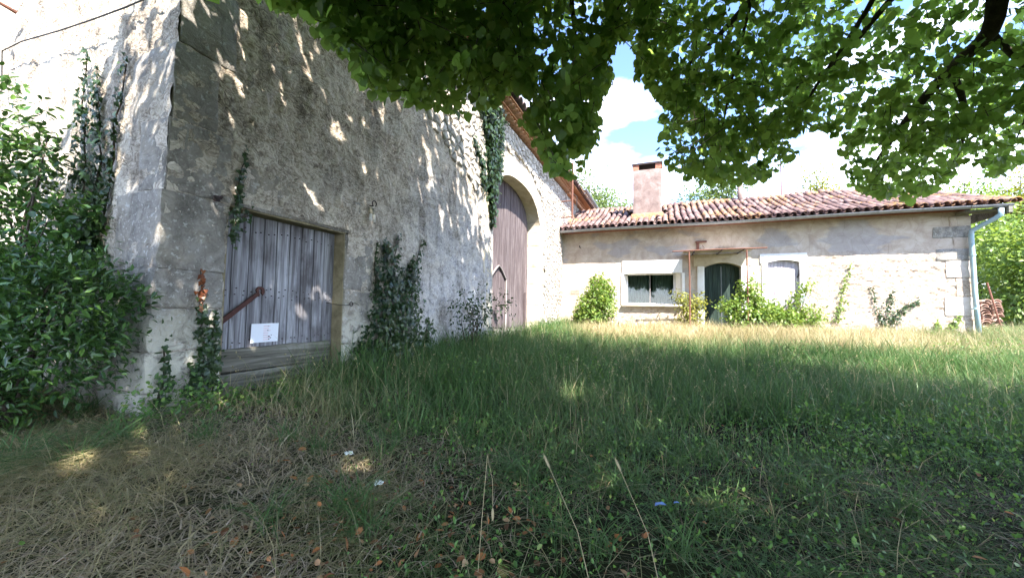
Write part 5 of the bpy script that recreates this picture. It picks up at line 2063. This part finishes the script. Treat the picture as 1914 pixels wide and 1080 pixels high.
def build_grass():
    VV, FF, DR = [], [], []
    nv = 0
    sets = ((72000, 0.75, 3.0, 1.0, 3, 0.0024), (62000, 2.8, 6.5, 1.0, 3, 0.0036), (70000, 6.0, 11.5, 1.0, 2, 0.0055), (42000, 9.5, 18.0, 1.0, 2, 0.008))
    for n, y0, y1, pw, seg, wd in sets:
        # tufts: blades gather round tuft centres
        T = scatter(n // 7, y0, y1, pw)
        idx = RNG.integers(0, len(T), n)
        XY = T[idx] + RNG.normal(size=(n, 2)) * (0.030 + 0.012 * y0)
        k = lawn_ok(XY[:, 0], XY[:, 1])
        XY, idx = XY[k], idx[k]
        X, Y = XY[:, 0], XY[:, 1]
        thin = fbm(X * 1.3, Y * 1.3, 41, 3)
        keep = RNG.random(len(X)) < np.clip(0.25 + 2.2 * (thin - 0.30), 0.12, 1) + smooth(3.2, 4.5, Y)
        X, Y, idx = X[keep], Y[keep], idx[keep]
        n2 = len(X)
        o = (X - CORNER[0]) * RR[0] + (Y - CORNER[1]) * RR[1]
        hfield = 0.10 + 0.25 * smooth(2.2, 5.0, Y) + 0.22 * (fbm(X * 0.9, Y * 0.9, 51, 3) - 0.4) + 0.16 * smooth(0.9, 0.1, o) * smooth(2.6, 4.0, Y)
        tuft_h = (0.7 + 0.6 * RNG.random(len(T)))[idx]
        h = np.clip(hfield * tuft_h * (0.55 + 0.8 * RNG.random(n2)), 0.04, 0.75)
        az = RNG.random(n2) * 2 * math.pi
        lf = np.abs(RNG.normal(size=n2)) * 0.55 + 0.25 + 0.7 * smooth(3.0, 1.5, Y)
        P = np.stack([X, Y, ground_z(X, Y) - 0.015], -1)
        dr = np.clip(dry_field(X, Y) + RNG.normal(size=n2) * 0.10 + (RNG.random(n2) < 0.07) * 0.45, 0, 1)
        V, F = blades(P, h, az, lf, wd * (0.5 + 0.8 * RNG.random(n2) + 1.6 * (RNG.random(n2) < 0.06)), seg)
        VV.append(V)
        FF.append(F + nv)
        nv += len(V)
        DR.append(np.repeat(dr, 2 * seg + 1))
    o = link("grass", fastmesh("grass", np.concatenate(VV), np.concatenate(FF), {"dry": np.concatenate(DR)}), MAT["grass"])
    tag(o, kind="stuff")
    print("grass tris", sum(map(len, FF)))

    # matted dead thatch lying between the living blades
    n = 60000
    XY = np.concatenate([scatter(n // 2, 0.7, 2.8), scatter(n // 2, 2.0, 6.0)])
    k = RNG.random(n) < (1 - 0.65 * smooth(-0.9, 0.4, XY[:, 0])) * (0.35 + 0.65 * smooth(0.42, 0.58, fbm(XY[:, 0] * 1.2, XY[:, 1] * 1.2, 71, 3) - 0.06 + 0.18 * smooth(0.2, -1.4, XY[:, 0])))
    XY = XY[k]
    n2 = len(XY)
    P = np.stack([XY[:, 0], XY[:, 1], ground_z(XY[:, 0], XY[:, 1]) + 0.006 + 0.03 * RNG.random(n2)], -1)
    hh = 0.03 + 0.03 * RNG.random(n2)
    V, F = blades(P, hh, RNG.random(n2) * 2 * math.pi, 1.6 + 3.0 * RNG.random(n2), 0.0014 + 0.0022 * RNG.random(n2), 2)
    o = link("thatch", fastmesh("thatch", V, F, {"dry": np.repeat(np.clip(0.86 + 0.14 * RNG.normal(size=n2) - 0.40 * smooth(-0.6, 0.8, XY[:, 0]), 0, 1), 5)}), MAT["thatch"])
    tag(o, kind="stuff")

    # flowering grass: thin stems with hazy seed heads over the middle of the lawn
    n = 1500
    XY = np.concatenate([scatter(n // 2, 3.2, 8.0), scatter(n // 2, 5.5, 11.5)])
    k = fbm(XY[:, 0] * 0.9, XY[:, 1] * 0.9, 81, 3) > 0.42
    XY = XY[k]
    n2 = len(XY)
    P = np.stack([XY[:, 0], XY[:, 1], ground_z(XY[:, 0], XY[:, 1])], -1)
    hh = 0.32 + 0.30 * RNG.random(n2)
    az, lf = RNG.random(n2) * 2 * math.pi, 0.15 + 0.45 * RNG.random(n2)
    V, F = blades(P, hh, az, lf, 0.0010 + 0.00035 * XY[:, 1], 3)
    tips = V.reshape(n2, 7, 3)[:, 6]
    pre = V.reshape(n2, 7, 3)[:, 4]
    per = 7
    dirs = norm(tips - pre)
    tt = RNG.random((n2, per, 1))
    SP_ = (tips[:, None] - dirs[:, None] * tt * (hh * 0.32)[:, None, None] + RNG.normal(size=(n2, per, 3)) * 0.008).reshape(-1, 3)
    SD = np.repeat(dirs, per, 0) + rand_unit(n2 * per) * 0.6
    V0, F0 = RHOMB
    sp = leaf_mesh("spikes", SP_, SD, rand_unit(len(SP_)), 0.012 + 0.010 * RNG.random(len(SP_)), RHOMB)
    v2 = np.array([v.co[:] for v in sp.vertices])
    f2 = np.array([p.vertices[:] for p in sp.polygons])
    bpy.data.meshes.remove(sp)
    dr = np.concatenate([np.repeat(np.full(n2, 0.55), 7), np.full(len(v2), 0.74)])
    o = link("seed_grass", fastmesh("seed_grass", np.concatenate([V, v2]), np.concatenate([F, f2 + len(V)]), {"dry": dr}), MAT["grass"])
    tag(o, kind="stuff")

    # tussocks of long arching blades
    n = 240
    C = np.concatenate([np.array([at(x, y, d)[:2] for x, y, d in ((720, 880, 2.4), (1340, 960, 1.9), (1300, 800, 3.6), (1700, 960, 2.0), (700, 720, 4.4), (640, 990, 1.8), (1560, 760, 4.2), (1050, 760, 4.0), (900, 690, 5.2))]), scatter(n, 1.6, 8.5)])
    per = 46
    C = np.repeat(C, per, 0)
    XY = C + RNG.normal(size=C.shape) * 0.035
    k = lawn_ok(XY[:, 0], XY[:, 1])
    XY = XY[k]
    n2 = len(XY)
    P = np.stack([XY[:, 0], XY[:, 1], ground_z(XY[:, 0], XY[:, 1]) - 0.01], -1)
    V, F = blades(P, 0.16 + 0.20 * RNG.random(n2), RNG.random(n2) * 2 * math.pi, 0.7 + 0.9 * RNG.random(n2), 0.0026 + 0.0004 * XY[:, 1], 4)
    o = link("tussocks", fastmesh("tussocks", V, F, {"dry": np.repeat(np.clip(0.10 + 0.15 * RNG.random(n2), 0, 1), 9)}), MAT["grass"])
    tag(o, kind="stuff")

    # straw: long dry stems, some with seed heads, standing or lying
    n = 15000
    XY = np.concatenate([scatter(n // 3, 0.8, 3.4), scatter(n // 3, 3.0, 9.0), scatter(n // 3, 8.0, 14.5)])
    X, Y = XY[:, 0], XY[:, 1]
    df = dry_field(X, Y)
    keep = RNG.random(n) < np.clip(df * 1.5, 0.10, 1)
    X, Y, df = X[keep], Y[keep], df[keep]
    m_ = 2200
    ex = np.stack([-1.5 - 1.5 * RNG.random(m_), 1.45 + 0.75 * RNG.random(m_)], -1)
    X, Y = np.concatenate([X, ex[:, 0]]), np.concatenate([Y, ex[:, 1]])
    n2 = len(X)
    h = (0.22 + 0.38 * RNG.random(n2)) * (0.6 + 0.4 * smooth(2, 6, Y))
    P = np.stack([X, Y, ground_z(X, Y) - 0.01], -1)
    lf = np.abs(RNG.normal(size=n2)) * 0.6 + 1.3 * smooth(3.4, 2.0, Y)
    V, F = blades(P, h, RNG.random(n2) * 2 * math.pi, lf, 0.0014 + 0.0005 * Y * 0.8, 3)
    o = link("dry_grass", fastmesh("dry_grass", V, F, {"dry": np.repeat(np.clip(0.72 + RNG.normal(size=n2) * 0.12, 0, 1), 7)}), MAT["grass"])
    tag(o, kind="stuff")

    # low broad-leaved weeds, mostly in the shaded foreground on the right
    n = 46000
    XY = np.concatenate([scatter(n // 2, 0.8, 4.0), scatter(n // 2, 2.5, 9.0)])
    X, Y = XY[:, 0], XY[:, 1]
    dens = fbm(X * 1.1, Y * 1.1, 61, 3) + 0.30 * smooth(-0.6, 1.0, X) - 0.3 * smooth(0.4, -1.4, X) * smooth(4, 2, Y)
    keep = RNG.random(n) < smooth(0.36, 0.62, dens)
    X, Y = X[keep], Y[keep]
    n2 = len(X)
    P = np.stack([X, Y, ground_z(X, Y) + 0.01 + RNG.random(n2) ** 1.5 * 0.16], -1)
    T_ = rand_unit(n2) + np.array([0, 0, 0.1])
    N_ = rand_unit(n2) * 0.6 + np.array([0, 0, 1.0])
    o = link("weeds", leaf_mesh("weeds", P, T_, N_, 0.010 + 0.022 * RNG.random(n2) ** 2.5 + 0.0014 * Y, OVAL), MAT["weed"])
    tag(o, kind="stuff")

    # patches of taller broad-leaved weeds standing in the grass
    n = 42000
    XY = np.concatenate([scatter(n // 2, 2.6, 6.0), scatter(n // 2, 4.5, 10.0)])
    X, Y = XY[:, 0], XY[:, 1]
    pt_ = fbm(X * 0.75, Y * 0.75, 101, 3)
    keep = (pt_ > 0.545) & (RNG.random(n) < 0.8)
    X, Y, pt_ = X[keep], Y[keep], pt_[keep]
    n2 = len(X)
    P = np.stack([X, Y, ground_z(X, Y) + RNG.random(n2) * (0.10 + 2.2 * np.clip(pt_ - 0.545, 0, 0.12))], -1)
    o = link("forbs", leaf_mesh("forbs", P, rand_unit(n2) + np.array([0, 0, 0.2]), rand_unit(n2) * 0.6 + np.array([0, 0, 1.0]), 0.014 + 0.024 * RNG.random(n2) ** 2 + 0.002 * Y, OVAL), MAT["weed"])
    tag(o, kind="stuff")

    # nettles and young ivy along the foot of the barn
    n = 9000
    uu, oo = U_NEAR - 0.2 + 6.0 * RNG.random(n), 0.04 + np.abs(RNG.normal(size=n)) * 0.32
    k = fbm(uu * 1.6, oo * 1.6, 91, 3) > 0.40
    uu, oo = uu[k], oo[k]
    base = CORNER[None] + DD[None] * uu[:, None] + RR[None] * oo[:, None]
    base[:, 2] = ground_z(base[:, 0], base[:, 1]) + RNG.random(len(uu)) * (0.34 * np.exp(-oo / 0.35) * (1 - 0.75 * ((uu > D_U0 - 0.1) & (uu < D_U1 + 0.1))) + 0.05)
    o = link("undergrowth", leaf_mesh("undergrowth", base, rand_unit(len(uu)) + RR * 0.5, rand_unit(len(uu)) * 0.6 + np.array([0, 0, 1.0]) + RR * 0.4, 0.018 + 0.03 * RNG.random(len(uu)) ** 2, OVAL), MAT["weed"])
    tag(o, kind="stuff")

    # fallen linden leaves, thickest in the bare patch of the foreground
    n = 9000
    XY = scatter(n, 0.75, 5.0)
    X, Y = XY[:, 0], XY[:, 1]
    dens = np.exp(-((X + 0.45) / 0.8) ** 2 - ((Y - 1.5) / 0.75) ** 2) + 0.03
    keep = RNG.random(n) < dens
    X, Y = X[keep], Y[keep]
    n2 = len(X)
    P = np.stack([X, Y, ground_z(X, Y) + 0.012 + RNG.random(n2) * 0.05], -1)
    o = link("fallen_leaves", leaf_mesh("fallen_leaves", P, rand_unit(n2) * np.array([1, 1, 0.35]), rand_unit(n2) * 0.55 + np.array([0, 0, 1.0]), 0.020 + 0.034 * RNG.random(n2) ** 1.5, OVAL), MAT["dead"])
    tag(o, kind="stuff")


build_grass()

# ------------------------------------------------------------------ single stalks, flowers, scraps
GS = "tall dry seed stalks in the foreground"


def stalk(label, tip_px, base_px, depth_tip, depth_base, head=0.05, bent=None):
    tip, b = at(*tip_px, depth_tip), at(*base_px, depth_base)
    b[2] = float(ground_z(b[0], b[1]))
    root = empty("grass_stalk", tuple(b))
    tag(root, label, "grass stalk", GS)
    if bent is None:
        mid = (tip - b) * 0.52 + np.array([0.03, 0.0, 0.05])
        pts = [np.zeros(3), (tip - b) * 0.24 + np.array([0.025, 0, .04]), mid, tip - b]
        end, before = pts[-1], pts[-2]
    else:
        k = at(*bent[0], bent[1]) - b
        e = at(*bent[2], bent[3]) - b
        pts = [np.zeros(3), k * 0.5 + np.array([0, 0, .02]), k, (k + e) / 2 + np.array([.01, 0, 0.01]), e]
        end, before = pts[-1], pts[-2]
    MB().tube(pts, [0.0016, 0.0014, 0.0012, 0.001, 0.0008][:len(pts)], 5).build("stem", MAT["straw"], root)
    d = norm((end - before)[None])[0]
    mb = MB()
    mb.tube([end - d * head * 0.5, end - d * head * 0.3, end, end + d * head * 0.35, end + d * head * 0.5], [0.0012, 0.0042, 0.005, 0.0038, 0.0008], 6)
    for q_ in range(14):
        s = end + d * head * RNG.uniform(-.45, .45)
        v = norm((d + rand_unit(1)[0] * 0.6)[None])[0]
        mb.tube([s, s + v * 0.012], [0.0012, 0.0003], 3, False)
    mb.build("seed_head", MAT["straw"], root)
    return root


stalk("dry seed stalk leaning left, nearest the middle of the lawn", (1022, 862), (1120, 1090), 1.45, 1.15)
stalk("dry seed stalk with the plumpest head, right of the others", (1155, 868), (1248, 1090), 1.45, 1.15)
stalk("broken dry stalk folded into a hairpin, left of the two upright ones", (910, 852), (893, 1000), 1.5, 1.45, 0.04, ((911, 850), 1.5, (921, 960), 1.42))

GF = "white yarrow flowers"
for x, y, dpt, lab in ((652, 860, 2.25, "white yarrow head beside the bright sun patch, left of the other"), (707, 902, 2.0, "white yarrow head low in the grass, nearer the camera")):
    p = at(x, y, dpt)
    gz = float(ground_z(p[0], p[1]))
    root = empty("yarrow_flower", (p[0], p[1], gz))
    tag(root, lab, "flower", GF)
    hgt = max(p[2] - gz, 0.06)
    MB().tube([(0, 0, 0), (0.01, 0, hgt * 0.5), (0, 0, hgt)], 0.0018, 5).build("stem", MAT["straw"], root)
    mb = MB()
    for k in range(34):
        a, r_ = RNG.uniform(0, 6.28), 0.026 * math.sqrt(RNG.random())
        c = np.array([r_ * math.cos(a), r_ * math.sin(a), hgt + 0.006 * RNG.random() - 0.1 * r_])
        mb.tube([c, c + np.array([0, 0, 0.004])], [0.0045, 0.003], 5)
    mb.build("flower_head", MAT["petal"], root)
GP = "blue scraps in the grass"
for x, y, dpt, s, lab in ((1234, 943, 1.75, 0.028, "torn blue scrap lying in the grass right of the seed stalks"), (1264, 939, 1.78, 0.014, "smaller blue scrap just right of the torn one")):
    p = at(x, y, dpt)
    gz = float(ground_z(p[0], p[1]))
    V = [(-s, -.3 * s, 0), (-.2 * s, -.55 * s, .35 * s), (s, -.2 * s, .1 * s), (.5 * s, .5 * s, .3 * s), (-.6 * s, .45 * s, .15 * s), (0, 0, .25 * s)]
    V2 = [(a, b, c - 0.0008) for a, b, c in V]
    F = [(0, 1, 5), (1, 2, 5), (2, 3, 5), (3, 4, 5), (4, 0, 5)]
    mb = MB()
    mb.add(V + V2, F + [tuple(6 + i for i in reversed(f)) for f in F])
    o = mb.build("blue_scrap", MAT["scrap"])
    o.location = (p[0], p[1], max(p[2], gz + 0.03))
    tag(o, lab, "litter", GP)
